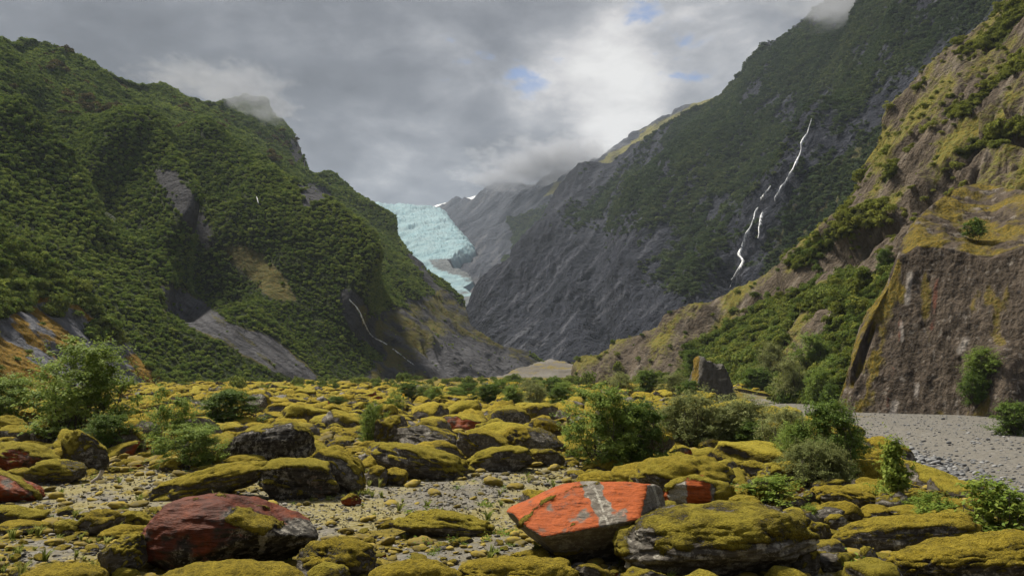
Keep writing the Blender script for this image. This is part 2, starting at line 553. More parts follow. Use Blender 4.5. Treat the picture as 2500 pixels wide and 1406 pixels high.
och2 = (1 - veg2) * sstep(lowmoss + 0.2 * fbm(p / 2.5, 3) + 0.12, -0.05, 0.25) * (1 - 0.9 * sstep(poly_sd(px, py, [(70, 740), (130, 735), (200, 760), (260, 850), (220, 860), (150, 800)]) + nz * 0.3, -5, 10))
m_L2 = terrain_mat('slab_spur_rock', (0.022, 0.024, 0.029), (0.13, 0.132, 0.15), (0.012, 0.018, 0.006), (0.03, 0.04, 0.012), (0.20, 0.115, 0.020), (0.12, 0.085, 0.020), (0.17, 0.17, 0.18), 0.6, 0.9, 0.9, streak=((0, 0.55, 0), (6, 1, 1)))
L2.build('rock_slab_spur', m_L2, zone(len(p), veg2, och2, 0.5 * (st2 > 0.2), 0.55 + 0.7 * st2), kind='structure')

# ---- snow field at the head of the glacier
SN_top = interp([(900, 545), (985, 530), (1010, 519), (1040, 510), (1060, 503), (1090, 495), (1125, 486), (1170, 478), (1230, 470)])
SN = Slope(900, 1230, 60, 30, SN_top, interp([(900, 600), (1230, 600)]), lambda a, b: 3600 - (b - 480) * 8.0, lambda p, a, b: 10 * fbm(p / 120.0, 4), back=0.6)
m_snow = terrain_mat('snow', (0.50, 0.52, 0.54), (0.58, 0.59, 0.60), (.1, .1, .1), (.1, .1, .1), (.3, .3, .3), (.3, .3, .3), (0.60, 0.60, 0.60), 0.01, 0.3, 6)
SN.build('snowfield', m_snow, zone(len(SN.p), 0, 0, 0.5, 0.6), kind='structure')

# ---- far valley wall beside the glacier
R1_top = interp([(1000, 560), (1048, 528), (1070, 512), (1095, 500), (1125, 490), (1142, 489), (1160, 492), (1180, 476), (1200, 464), (1230, 450), (1262, 444), (1300, 452), (1330, 448), (1360, 424), (1400, 425), (1430, 408), (1470, 392), (1500, 362), (1530, 338), (1560, 328), (1590, 306), (1625, 292), (1680, 262), (1760, 230)])
R1_bot = interp([(1000, 900), (1760, 900)])
R1_tps = TPS([(1000, 560, 2500), (1142, 489, 2400), (1262, 444, 2000), (1160, 610, 1650), (1110, 700, 1250), (1290, 640, 1300), (1170, 780, 900), (1300, 880, 640), (1360, 424, 1900), (1500, 362, 1750), (1625, 292, 1650), (1450, 500, 1350), (1760, 230, 1500), (1760, 600, 1000), (1050, 850, 900), (1400, 700, 900)])
strat1 = pdir((1300, 540, 1500), (1180, 640, 1500))
S1 = (-0.62, 0.78)
def R1_relief(p, px, py):
    fr = np.clip((p[:, 1] - 500) / 1500, 0.15, 1)
    g = 40 * fr * fbm(aligned(p, strat1, 500, 140), 4) + 9 * fr * fbm(pal(px, py, S1, 190, 20), 4, ridged=True)
    g += 4 * fr * fbm(pal(px, py, S1, 40, 9, 5.5), 3, ridged=True) + 16 * fr * beds(px, py, S1, 30, 150, 3.0)
    return np.where(py <= R1_top(px) + 1, g * 0.25, g)
R1 = Slope(1000, 1760, 330, 260, R1_top, R1_bot, R1_tps, R1_relief, back=0.6)
px, py, p = R1.pix()
nz = 16 * fbm(p / 60.0, 4) + 9 * fbm(p / 20.0, 3)
v = np.maximum(poly_sd(px, py, [(1330, 500), (1390, 492), (1450, 470), (1420, 530), (1330, 590), (1290, 625), (1262, 590), (1250, 540)]), poly_sd(px, py, [(1225, 520), (1320, 520), (1330, 600), (1240, 620), (1235, 570)]) - 14)
v = np.maximum(v, poly_sd(px, py, [(1080, 600), (1130, 560), (1190, 540), (1160, 600)]) - 30) + nz
v = np.maximum(v, 16 - np.hypot(px - 1240, (py - 636) * 1.6) + nz * 0.5)
ridge = poly_sd(px, py, [(1330, 480), (1352, 448), (1430, 412), (1500, 366), (1625, 285), (1780, 200), (1780, 330), (1620, 330), (1500, 405), (1410, 480)]) + nz * 0.9
strk = fbm(pal(px, py, S1, 100, 11), 4)
r_och = sstep(ridge, -8, 8) * (0.75 + 0.5 * fbm(p / 40.0, 3))
debris = poly_sd(px, py, [(1120, 690), (1250, 650), (1300, 700), (1230, 780), (1180, 800), (1130, 740)]) + nz
m_R1 = terrain_mat('far_wall_rock', (0.007, 0.009, 0.013), (0.056, 0.061, 0.077), (0.022, 0.032, 0.020), (0.035, 0.045, 0.022), (0.17, 0.15, 0.05), (0.11, 0.11, 0.04), (0.10, 0.099, 0.104), 0.035, 1.0, 14, streak=((0, -0.78, 0), (6, 1, 1)))
R1.build('far_mountain', m_R1, zone(len(p), sstep(v, -6, 6) * (1 - sstep(ridge, -4, 4)), r_och, 0.6 * sstep(debris, -5, 10) + 0.5 * (strk > 0.25) + 0.5 * sstep(ridge, 0, 5) * (fbm(p / 25.0, 3) > 0.2), 0.45 + 0.8 * strk), kind='structure')

# ---- the glacier coming down between the two walls
G_left = interp([(505, 900), (522, 915), (560, 930), (620, 975), (680, 1030), (720, 1070), (760, 1105), (830, 1140), (870, 1170)])
G_right = interp([(505, 1090), (537, 1108), (560, 1122), (600, 1158), (615, 1163), (640, 1128), (656, 1105), (672, 1118), (690, 1160), (706, 1172), (720, 1140), (735, 1165), (760, 1190), (800, 1215), (870, 1240)])
G_tps = TPS([(900, 510, 2350), (1110, 535, 2250), (1000, 530, 2250), (950, 600, 1800), (1160, 612, 1560), (1060, 660, 1330), (1130, 700, 1150), (1170, 760, 940), (1200, 860, 700), (1060, 750, 1000)])
nr, nc = 330, 150
gy = np.linspace(870, 516, nr)[:, None]
gt = np.linspace(-0.06, 1.0, nc)[None]
GX = G_left(gy) + (G_right(gy) - G_left(gy)) * gt
GY = np.broadcast_to(gy, GX.shape) + 9 * (np.broadcast_to(gt, GX.shape) - 0.5) * 2 * np.clip((600 - gy) / 80, 0, 1)
V = P(GX, GY, G_tps(GX, GY))
p = V.reshape(-1, 3)
N = grid_normals(V); N *= np.sign((N * -V).sum(2))[..., None]
flow = pdir((1000, 540, 2200), (1110, 690, 1200))
cross = np.cross(flow, (0, 0.3, 1))
ice = np.clip((760 - GY) / 60, 0.25, 1).ravel()
serac = fbm(aligned(p, cross, 70, 26), 5, 0.65, ridged=True)
sft = fbm(p / 14.0, 4, 0.6, ridged=True)
fr = np.clip((p[:, 1] - 600) / 1200, 0.35, 1)
edge = np.clip(np.minimum(gt + 0.06, 1.0 - gt) / 0.12, 0, 1)
d = (10 * serac + 6 * sft + 14 * fbm(p / 90.0, 3)) * ice * fr
d = d.reshape(V.shape[:2]) + 26 * np.sqrt(np.clip(edge, 0, 1)) - 18
Vg = V + N * d[..., None]
Vg[:, -1] -= N[:, -1] * 40
rows = []
for k in range(1, 8):
    q = Vg[-1].copy(); q[:, 1] += 60 * k; q[:, 2] -= 3 * k * k
    rows.append(q)
Vg = np.concatenate([Vg, np.array(rows)])
nG = Vg.shape[0] * nc
gpx, gpy = np.broadcast_to(GX, V.shape[:2]).ravel(), GY.ravel()
dirt = np.clip(sstep(poly_sd(gpx, gpy, [(1050, 655), (1105, 652), (1175, 690), (1175, 712), (1130, 700), (1075, 680)]) + 10 * fbm(p / 20.0, 3), -6, 6) * 0.55
               + sstep(gpy + 26 * fbm(p / 22.0, 3), 722, 765) * 0.95 + 0.25 * sstep(gpy, 625, 660), 0, 1)
zg = np.zeros((nG, 4)); zg[:len(p), 0] = dirt; zg[:len(p), 1] = np.clip(0.55 + 0.9 * (serac - 0.15) + 0.35 * fbm(aligned(p + 9, cross, 120, 22), 4, 0.6), 0, 1); zg[:len(p), 2] = np.clip(0.5 + 0.8 * fbm(p / 55.0, 3), 0, 1); zg[:, 3] = 1
m_ice = bpy.data.materials.new('glacier_ice'); m_ice.use_nodes = True
b = NB(m_ice.node_tree)
za = b.n('ShaderNodeAttribute', attribute_name='zone')
z = b.n('ShaderNodeSeparateColor', {0: za.outputs['Color']})
co = b.n('ShaderNodeTexCoord').outputs['Object']
n1 = b.noise(co, 0.05, 7, 0.65)
n2 = b.noise(co, 0.016, 4, 0.6)
c = b.mix(z.outputs[1], (0.045, 0.115, 0.15), (0.20, 0.29, 0.315))
c = b.mix(b.ss(n1, 0.42, 0.7), c, (0.115, 0.205, 0.24))
c = b.mix(b.m('MULTIPLY', b.ss(n2, 0.45, 0.65), 0.4), c, (0.17, 0.215, 0.23))
dm = b.ss(b.m('ADD', z.outputs[0], b.m('MULTIPLY', b.m('SUBTRACT', n1, 0.5), 1.4)), 0.25, 0.75)
c = b.mix(dm, c, b.mix(b.ss(n1, 0.4, 0.6), (0.05, 0.055, 0.06), (0.10, 0.11, 0.115)))
bp = b.n('ShaderNodeBump', {'Strength': 0.6, 'Distance': 4.0, 'Height': n1})
bs = b.n('ShaderNodeBsdfPrincipled', {'Base Color': c, 'Roughness': 0.85, 'Normal': bp.outputs[0]})
bs.inputs['Specular IOR Level'].default_value = 0.08
b.n('ShaderNodeOutputMaterial', {0: bs.outputs[0]})
link('glacier', mesh_np('glacier', Vg.reshape(-1, 3), grid_faces(*Vg.shape[:2]), m_ice, cols={'zone': zg}), label='pale blue crevassed glacier descending between the two rocky valley walls', category='glacier')

# ---- great dark mountain wall across the valley, with the long waterfall
R2_top = interp([(1150, 830), (1172, 790), (1205, 742), (1258, 682), (1290, 630), (1305, 590), (1335, 545), (1365, 495), (1400, 472), (1440, 440), (1500, 402), (1560, 350), (1625, 300), (1700, 256), (1740, 246), (1762, 234), (1782, 206), (1800, 182), (1826, 158), (1850, 142), (1866, 118), (1880, 102), (1905, 98), (1930, 72), (1960, 44), (1990, 20), (2030, -2), (2080, -50), (2200, -130), (2600, -300)])
R2_bot = interp([(1150, 950), (1500, 950), (2600, 940)])
R2_tps = TPS([(1290, 885, 540), (1500, 885, 440), (1172, 790, 700), (1160, 890, 640), (1305, 590, 900), (1440, 440, 1080), (1625, 300, 1020), (1762, 234, 940), (1880, 100, 880), (2030, 0, 800), (1500, 700, 610), (1700, 500, 650), (1700, 700, 480), (1900, 400, 560), (1900, 600, 430), (2100, 200, 560), (2100, 450, 400), (2300, 50, 480), (2500, -200, 470), (2500, 500, 250), (2100, 800, 260), (1350, 720, 660)])
strat2 = pdir((1560, 660, 600), (1290, 850, 600))
fall_w = pdir((1975, 308, 560), (1790, 700, 460))
WF = [(1978, 300), (1968, 335), (1957, 365), (1942, 415), (1922, 448), (1906, 475), (1878, 468), (1862, 492), (1848, 520), (1838, 540), (1830, 570), (1820, 605), (1810, 632), (1817, 652), (1803, 674), (1788, 694), (1776, 710)]
S2 = (-0.66, 0.75)
def R2_relief(p, px, py):
    g = 34 * fbm(aligned(p, fall_w, 420, 120), 3)
    low = sstep(py - 0.35 * (1500 - px), 470, 640)
    rk = fbm(pal(px, py, S2, 240, 19), 4, 0.58, ridged=True)
    g += (2.5 * low + 2) * rk + 3.0 * fbm(pal(px, py, (-0.45, 0.9), 90, 11, 4.4), 3, ridged=True)
    bk = 0.35 + 0.65 * low
    g += 7.0 * bk * beds(px, py, S2, 46, 260, 1.0) + 4.0 * bk * beds(px, py, (-0.58, 0.81), 17, 120, 2.0)
    g += 4 * fbm(p / 30.0, 4) + 1.8 * fbm(pal(px, py, S2, 110, 11, 1.5), 5, 0.6)
    g -= 18 * np.exp(-(line_d(px, py, [(2020, 240), (1960, 360), (1890, 470), (1840, 560), (1790, 700)]) / 34) ** 2)
    g += 14 * np.exp(-(line_d(px, py, [(1440, 440), (1380, 540), (1290, 660), (1230, 760)]) / 40) ** 2)
    g -= 14 * np.exp(-(line_d(px, py, [(1470, 560), (1440, 700), (1480, 800), (1500, 860)]) / 32) ** 2)
    g += 10 * np.exp(-(line_d(px, py, [(1560, 480), (1620, 560), (1540, 720)]) / 50) ** 2)
    g += 12 * np.exp(-(line_d(px, py, [(2060, 330), (1990, 480), (1900, 600), (1830, 690)]) / 36) ** 2)
    return np.where(py <= R2_top(px) + 1, g * 0.25, g)
R2 = Slope(1150, 2600, 540, 370, R2_top, R2_bot, R2_tps, R2_relief, back=0.5)
px, py, p = R2.pix()
nzb = fbm(pal(px, py, S2, 190, 80, 2.2), 4)
nz = 55 * nzb + 26 * fbm(pal(px, py, S2, 70, 30, 6.2), 3)
va = poly_sd(px, py, [(1420, 470), (1500, 405), (1640, 290), (1900, 70), (2040, -60), (2700, -300), (2400, 60), (2230, 160), (2130, 300), (2060, 330), (1990, 270), (1940, 380), (1880, 450), (1840, 530), (1800, 610), (1740, 660), (1640, 690), (1560, 640), (1600, 560), (1540, 520), (1480, 560), (1420, 560), (1380, 540)])
vb = poly_sd(px, py, [(1940, 470), (2010, 420), (2150, 290), (2300, 200), (2150, 480), (2000, 600), (1880, 690), (1840, 700), (1870, 600)]) - 4
vc = poly_sd(px, py, [(1560, 640), (1700, 680), (1680, 720), (1600, 700)]) - 12
v2 = np.max([va * 0.55 - 14, vb, vc], axis=0) + 1.25 * nz + 34 * fbm(pal(px, py, (-0.52, 0.85), 120, 20, 14.1), 4)
v2 = np.minimum(v2, line_d(px, py, WF) - 14 + nz * 0.25)
veg2r = sstep(v2 + 30 * fbm(p / 9.0, 3), -32, 22)
rockp = sstep(fbm(pal(px, py, (-0.55, 0.83), 150, 34, 9.1), 4), 0.22, 0.34) * sstep(px, 1500, 1560)
rockp2 = sstep(fbm(pal(px, py, (-0.5, 0.86), 60, 16, 12.4), 3), 0.22, 0.30) * sstep(px, 1400, 1460)
veg2r *= (1 - 0.9 * rockp) * (1 - 0.9 * rockp2)
st = fbm(pal(px, py, S2, 110, 11, 1.5), 5, 0.6)
bigt = fbm(p / 70.0, 3)
lowpale = sstep(py, 560, 760) * sstep(1480 - px, -200, 150)
m_R2 = terrain_mat('dark_wall_rock', (0.002, 0.003, 0.005), (0.036, 0.039, 0.052), (0.010, 0.017, 0.010), (0.030, 0.042, 0.016), (0.075, 0.065, 0.024), (0.055, 0.06, 0.024), (0.090, 0.093, 0.108), 0.10, 1.0, 8.0, streak=((0, -0.72, 0), (7, 1, 1)))
R2.build('mountain_wall', m_R2, zone(len(p), veg2r, (1 - veg2r) * 0.9 * sstep(vb + nz * 0.5, -10, 10), 0.9 * sstep(st, 0.16, 0.34) * (0.4 + 0.6 * lowpale), 0.34 + 1.3 * st + 0.22 * lowpale + 0.45 * bigt + 0.55 * beds(R2.PX.ravel(), R2.PY.ravel(), (-0.58, 0.81), 17, 120, 2.0) + 0.3 * beds(R2.PX.ravel(), R2.PY.ravel(), S2, 46, 260, 1.0)), kind='structure')

# ---- gravel moraine across the valley floor
MO_top = interp([(1180, 945), (1205, 925), (1250, 905), (1290, 893), (1320, 880), (1345, 875), (1380, 884), (1405, 890), (1425, 884), (1450, 876), (1490, 876), (1540, 882), (1640, 900)])
MO = Slope(1180, 1640, 180, 60, MO_top, interp([(1180, 955), (1640, 955)]), TPS([(1180, 945, 300), (1320, 880, 400), (1490, 876, 380), (1640, 900, 330), (1300, 950, 270), (1500, 950, 270), (1400, 915, 320)]),
           lambda p, a, b: (1.8 * fbm(p / 14.0, 3) + 0.8 * fbm(p / 4.0, 3)) * np.where(b <= MO_top(a) + 1, 0.5, 1), back=0.5)
p = MO.p
m_MO = terrain_mat('moraine_gravel', (0.055, 0.048, 0.040), (0.135, 0.122, 0.105), (0.05, 0.055, 0.02), (0.08, 0.08, 0.03), (0.15, 0.12, 0.05), (0.12, 0.10, 0.045), (0.155, 0.145, 0.13), 0.5, 0.6, 0.6)
MO.build('moraine', m_MO, zone(len(p), 0, 0.75 * (fbm(p / 8.0, 3) > 0.16) * (MO.PY.ravel() < 915), 0.5 * sstep(fbm(p / 20.0, 2), 0, 0.3), 0.5 + 0.5 * fbm(p / 6.0, 3)), kind='structure')

# ---- near cliffs on the river side: the long buttress behind, then the great vertical slab
R3_top = interp([(1380, 965), (1400, 952), (1440, 922), (1490, 882), (1530, 862), (1560, 842), (1640, 796), (1700, 760), (1740, 732), (1780, 714), (1850, 682), (1910, 650), (1945, 612), (1975, 592), (2030, 560), (2065, 512), (2085, 470), (2092, 440), (2110, 402), (2140, 352), (2160, 300), (2185, 262), (2205, 236), (2260, 172), (2300, 148), (2330, 112), (2360, 100), (2420, 42), (2450, 2), (2500, -60), (2700, -260)])
R3_bot = interp([(1380, 985), (1700, 990), (2050, 1030), (2700, 1050)])
R3_tps = TPS([(1380, 970, 185), (1490, 882, 200), (1640, 796, 195), (1780, 714, 190), (1910, 650, 180), (2030, 560, 170), (2092, 440, 170), (2205, 236, 170), (2450, 0, 165), (2700, -260, 160), (1450, 970, 170), (1700, 960, 140), (1900, 980, 105), (2050, 1010, 84), (2300, 1010, 78), (2700, 1040, 64), (1850, 800, 155), (2000, 750, 130), (2180, 600, 118), (2300, 400, 128), (2500, 400, 108), (2500, 150, 135), (2700, 300, 95)])
strat3 = pdir((2330, 130, 150), (2090, 480, 165))
S3 = (-0.56, 0.83)
def R3_relief(p, px, py):
    up = sstep(py - 0.9 * (2100 - px), 900, 500)
    g = 5.0 * fbm(aligned(p, strat3, 70, 18), 3)
    g += 1.2 * fbm(pal(px, py, S3, 330, 55), 4, 0.55, ridged=True) - 0.4
    g += 0.6 * fbm(pal(px, py, S3, 120, 17, 3.7), 3, ridged=True) + 0.5 * fbm(p / 2.5, 3) + 1.1 * fbm(pal(px, py, S3, 260, 20, 1.1), 5, 0.6)
    g += 2.0 * beds(px, py, S3, 60, 400, 4.0) + 1.1 * beds(px, py, (-0.6, 0.8), 24, 200, 5.0)
    g -= 7 * np.exp(-(line_d(px, py, [(2330, 470), (2240, 500), (2150, 560), (2060, 640)]) / 26) ** 2)
    g += 4 * np.exp(-(line_d(px, py, [(2160, 520), (2040, 600), (1930, 680), (1850, 740)]) / 30) ** 2)
    g += 4.5 * np.exp(-(line_d(px, py, [(1720, 780), (1640, 840), (1540, 900), (1440, 945)]) / 30) ** 2)
    g -= 4 * np.exp(-(line_d(px, py, [(1900, 720), (1760, 810), (1680, 880)]) / 28) ** 2)
    g -= 5 * np.exp(-(line_d(px, py, [(2500, 330), (2400, 350), (2290, 440)]) / 18) ** 2)
    return np.where(py <= R3_top(px) + 1, g * 0.3, g)
R3 = Slope(1380, 2700, 450, 340, R3_top, R3_bot, R3_tps, R3_relief, back=0.4)
px, py, p = R3.pix()
nz = 26 * fbm(p / 9.0, 4) + 14 * fbm(p / 2.6, 3)
vl = [poly_sd(px, py, [(1655, 868), (1740, 822), (1850, 745), (1960, 700), (2080, 670), (2190, 640), (2190, 700), (2080, 880), (2060, 1010), (1780, 1000), (1460, 985), (1520, 935), (1680, 918)]),
      poly_sd(px, py, [(1925, 640), (2000, 575), (2075, 505), (2165, 478), (2165, 520), (2060, 585), (1960, 655)]),
      poly_sd(px, py, [(2280, 280), (2400, 200), (2500, 120), (2700, 0), (2700, 60), (2480, 190), (2350, 300)]) - 8,
      poly_sd(px, py, [(2350, 130), (2430, 40), (2500, -50), (2550, -20), (2440, 120)]) - 6,
      poly_sd(px, py, [(2400, 330), (2520, 250), (2700, 180), (2700, 260), (2520, 320), (2430, 370)]) - 6,
      poly_sd(px, py, [(2300, 370), (2400, 330), (2440, 350), (2360, 400)]) - 10,
      poly_sd(px, py, [(1760, 880), (1560, 905), (1480, 930), (1500, 945), (1680, 925)]) - 20]
v3 = np.max(vl, axis=0) + nz
v3 = np.minimum(v3, -poly_sd(px, py, [(1880, 880), (1960, 760), (2030, 760), (2010, 820), (1960, 900), (1890, 930)]) + nz * 0.5)
veg3 = np.maximum(sstep(v3, -5, 5), sstep(fbm(p / 7.0, 4), 0.36, 0.46) * (py < 560) * 0.9)
st3 = fbm(pal(px, py, S3, 260, 20, 1.1), 5, 0.6)
st3b = fbm(pal(px, py, S3, 300, 70, 8.1), 3)
moss3 = np.clip(0.36 + 1.3 * fbm(pal(px, py, S3, 200, 60, 5.9), 4) + 0.45 * (R3.N.reshape(-1, 3)[:, 2] - 0.45), 0, 1) * (1 - veg3)
moss3 *= 1 - 0.8 * sstep(poly_sd(px, py, [(2030, 600), (2150, 530), (2340, 470), (2330, 500), (2240, 540), (2180, 640), (2000, 690), (1880, 720), (1900, 690)]) + nz * 0.5, -5, 8)
m_R3 = terrain_mat('buttress_rock', (0.016, 0.013, 0.010), (0.125, 0.100, 0.076), (0.022, 0.028, 0.009), (0.055, 0.06, 0.018), (0.150, 0.120, 0.026), (0.110, 0.112, 0.032), (0.20, 0.175, 0.145), 0.35, 1.0, 1.6, streak=((0, -0.98, 0), (7, 1, 1)))
R3.build('cliff_buttress', m_R3, zone(len(p), veg3, moss3, 0.45 * (st3 > 0.25), 0.40 + 0.95 * st3 + 0.45 * st3b), kind='structure')

# great vertical slab with mossy rounded top
R4_top = interp([(2036, 1014), (2044, 985), (2062, 930), (2078, 890), (2100, 822), (2120, 776), (2140, 742), (2160, 700), (2178, 652), (2190, 622), (2205, 585), (2232, 548), (2262, 512), (2292, 488), (2330, 462), (2380, 450), (2440, 458), (2500, 468), (2700, 460)])
R4_bot = interp([(2036, 1030), (2700, 1060)])
R4_lip = interp([(2036, 1016), (2100, 840), (2160, 715), (2195, 622), (2240, 600), (2300, 604), (2380, 622), (2420, 624), (2500, 598), (2700, 590)])
def R4_depth(px, py):
    base = np.interp(px, [2036, 2080, 2300, 2700], [74, 70, 66, 58])
    lip = R4_lip(px)
    face = base + 2.5 + np.clip((1020 - py) / 420, 0, 1) * 6.0
    over = np.clip(lip - py, 0, 400)
    return face + over * 0.085 + 0.00012 * over ** 2
def R4_relief(p, px, py):
    face = sstep(py - R4_lip(px), -6, 12)
    vert = p * np.array([1.0, 1.0, 0.12])
    g = face * (0.55 * fbm(vert / 5.5, 4) + 0.13 * fbm(vert / 1.1, 3, ridged=True) + 0.10 * fbm(p / 0.7, 3))
    g += (1 - face) * (0.9 * fbm(p / 5.0, 4) + 0.25 * fbm(p / 1.2, 3))
    g += 1.4 * np.exp(-((px - 2460) / 60) ** 2) * sstep(py, 820, 900)
    g -= 0.9 * face * np.exp(-(line_d(px, py, [(2125, 800), (2095, 900), (2075, 940)]) / 9) ** 2)
    return np.where(py <= R4_top(px) + 1, g * 0.3, g)
R4 = Slope(2036, 2700, 300, 300, R4_top, R4_bot, R4_depth, R4_relief, back=0.5, drop=0.4)
px, py, p = R4.pix()
nz = 16 * fbm(p / 3.0, 4) + 8 * fbm(p / 0.9, 3)
face = sstep(py - R4_lip(px) + nz * 0.5, -4, 5)
vert = p * np.array([1.0, 1.0, 0.05])
vs = fbm(vert / 1.0, 5, 0.6)
vs2 = fbm((vert + 7) / 2.4, 4)
top_m = (1 - face) * np.clip(0.5 + 1.3 * fbm(p / 3.5, 4) + 0.5 * fbm(p / 0.9, 3), 0, 1)
left_m = 0.8 * sstep(30 + nz - np.abs(px - (2078 + (1020 - py) * 0.30)), -10, 20) * sstep(vs2 + 0.1, -0.05, 0.2) * 0.85
streak = lambda pts, w: np.exp(-(line_d(px, py, pts) / w) ** 4)
palem = 0.8 * (streak([(2222, 670), (2214, 738)], 8) + streak([(2186, 985), (2178, 1012)], 9) + streak([(2358, 832), (2344, 856)], 9) + streak([(2200, 790), (2203, 830)], 5) + streak([(2240, 940), (2236, 965)], 5)) * (vs > -0.25)
redm = (streak([(2292, 640), (2275, 800)], 8) + streak([(2198, 780), (2196, 830)], 7) + streak([(2180, 900), (2165, 1010)], 6)) * 0.6 * np.clip(0.6 + 1.5 * vs, 0, 1)
m_R4 = terrain_mat('slab_cliff_rock', (0.012, 0.010, 0.008), (0.098, 0.078, 0.060), (0.12, 0.05, 0.035), (0.15, 0.07, 0.05), (0.17, 0.120, 0.022), (0.085, 0.075, 0.024), (0.30, 0.27, 0.24), 0.9, 0.9, 0.6, streak=((0, -1.5708, 0), (9, 1, 1)))
speck = 0.6 * (fbm(p / 0.5, 2) > 0.42) + 0.7 * sstep(fbm((vert + 30) / 0.55, 3), 0.34, 0.5)
R4.build('slab_cliff', m_R4, zone(len(p), redm, top_m + left_m + face * 0.6 * sstep(vs2, 0.12, 0.4), palem + speck * face * 0.5 + (1 - face) * 0.4 * (fbm(p / 1.5, 3) > 0.25), 0.40 + 1.5 * vs + 0.5 * vs2), kind='structure')

# ------------------------------------------------------------------ valley floor
BANK = np.array([(0, 8.6), (10, 8.8), (15, 9.2), (22, 11.0), (30, 13.2), (40, 15.5), (50, 17.0), (70, 18.0), (100, 24.0), (140, 60.0)])
OPEN = [(-200, 1172), (150, 1180), (240, 1158), (420, 1150), (520, 1150), (700, 1190), (860, 1165), (960, 1185), (1300, 1135), (1400, 1150), (1395, 1200), (1260, 1240), (1280, 1330), (1000, 1245), (900, 1300), (740, 1260), (560, 1200), (360, 1245), (200, 1250), (-200, 1215)]


def river(x, y):
    """0 on the boulder terrace, 1 in the gravel river bed"""
    return sstep(x - np.interp(y, BANK[:, 0], BANK[:, 1]), -0.4, 2.6) * (1 - sstep(y, 90, 130))


def gz(x, y):
    x, y = np.asarray(x, float), np.asarray(y, float)
    sh = x.shape
    q = np.stack([x.ravel(), y.ravel(), np.zeros(x.size)], -1)
    r = river(q[:, 0], q[:, 1])
    z = (0.22 * fbm(q / 9.0, 2) + 0.10 * fbm((q + 31) / 2.6, 3)) * (1 - 0.75 * r)
    z += 0.006 * np.clip(q[:, 1] - 60, 0, 400) - 1.15 * r
    # shallow shelf at the far side of the bed and a low bar of stones along its near side
    z += 0.35 * r * sstep(q[:, 0] - np.interp(q[:, 1], BANK[:, 0], BANK[:, 1]), 5, 9)
    return z.reshape(sh)


def ground_at(px, py):
    """valley-floor point under a photo pixel"""
    D = 30.0
    dx, dz = (px - CX) / F, (CY - py) / F
    fy = math.cos(PITCH) - dz * math.sin(PITCH)
    fz = math.sin(PITCH) + dz * math.cos(PITCH)
    zg = 0.0
    for _ in range(14):
        k = (zg - CAMZ) / min(fz, -0.004)
        D = 0.5 * D + 0.5 * fy * k
        zg = float(gz(np.array([dx * D / fy]), np.array([D]))[0])
    return np.array([dx * D / fy, D, zg])


ny_, nx_ = 430, 440
yy = np.concatenate([np.linspace(-9, 6, 24), 6 + np.cumsum(np.geomspace(0.055, 24, ny_ - 24))])
aa = np.linspace(-1.35, 1.35, nx_)
GXx = aa[None] * (yy[:, None] + 14)
GYy = np.broadcast_to(yy[:, None], GXx.shape)
GZz = gz(GXx, GYy)
pg = np.stack([GXx, GYy, GZz], -1).reshape(-1, 3)
near = np.exp(-np.clip(pg[:, 1] - 8, 0, 400) / 28)
pg[:, 2] += near * (0.035 * fbm(pg / 0.55, 3) + 0.02 * fbm(pg / 0.18, 2))
gpx, gpy = to_pix(pg + np.array([0, 0, 0]))
front = pg[:, 1] > 3
gpx, gpy = np.where(front, gpx, -9999), np.where(front, gpy, 9999)
rv = river(pg[:, 0], pg[:, 1])
opn = sstep(poly_sd(gpx, gpy, OPEN) + 40 * fbm(pg / 2.2, 3), -14, 14)
grey = sstep(poly_sd(gpx, gpy, [(960, 1215), (1060, 1180), (1210, 1170), (1230, 1205), (1120, 1240), (980, 1240)]) + 22 * fbm(pg / 0.9, 3), -10, 14)
white = sstep(np.maximum(poly_sd(gpx, gpy, [(1130, 1240), (1260, 1238), (1260, 1300), (1190, 1300), (900, 1290), (760, 1270), (780, 1240), (960, 1250)]), poly_sd(gpx, gpy, [(640, 1185), (760, 1180), (860, 1235), (720, 1240)])) + 26 * fbm(pg / 0.7, 3), -10, 12)
farmoss = sstep(pg[:, 1], 22, 40)
mossg = np.clip(0.64 + 1.3 * fbm(pg / 1.6, 4) - 0.55 * opn - 0.8 * grey - 0.5 * white + 0.25 * farmoss, 0, 1) * (1 - rv)
mossg = mossg + rv * np.clip(1.4 * fbm(pg / 4.0 + 3, 4) - 0.1, 0, 0.55)
palegr = np.clip(0.35 + 0.9 * fbm((pg + 13) / 1.1, 3) + 0.35 * white + 0.25 * opn - 0.5 * grey, 0, 1) * (1 - rv) * (1 - sstep(pg[:, 1], 40, 80))
zg = np.zeros((len(pg), 4))
zg[:, 0], zg[:, 1], zg[:, 2], zg[:, 3] = mossg, palegr, rv, np.clip(0.5 + fbm(pg / 3.0, 3), 0, 1)
m_gr = bpy.data.materials.new('valley_floor'); m_gr.use_nodes = True
b = NB(m_gr.node_tree)
za = b.n('ShaderNodeAttribute', attribute_name='zone')
z = b.n('ShaderNodeSeparateColor', {0: za.outputs['Color']})
co = b.n('ShaderNodeTexCoord').outputs['Object']
n1 = b.noise(co, 3.0, 7, 0.65)
n2 = b.noise(b.vm('ADD', co, (5.0, 3.0, 1.0)), 14.0, 6, 0.65)
vo = b.n('ShaderNodeTexVoronoi', {'Vector': co, 'Scale': 22.0, 'Randomness': 1.0})
vo2 = b.n('ShaderNodeTexVoronoi', {'Vector': co, 'Scale': 6.0, 'Randomness': 1.0})
stone = b.mix(vo.outputs['Color'], (0.085, 0.082, 0.075), (0.20, 0.185, 0.155))
stone2 = b.mix(vo2.outputs['Color'], (0.075, 0.072, 0.068), (0.19, 0.18, 0.16))
gravel = b.mix(b.ss(n1, 0.4, 0.6), stone, (0.135, 0.122, 0.092))
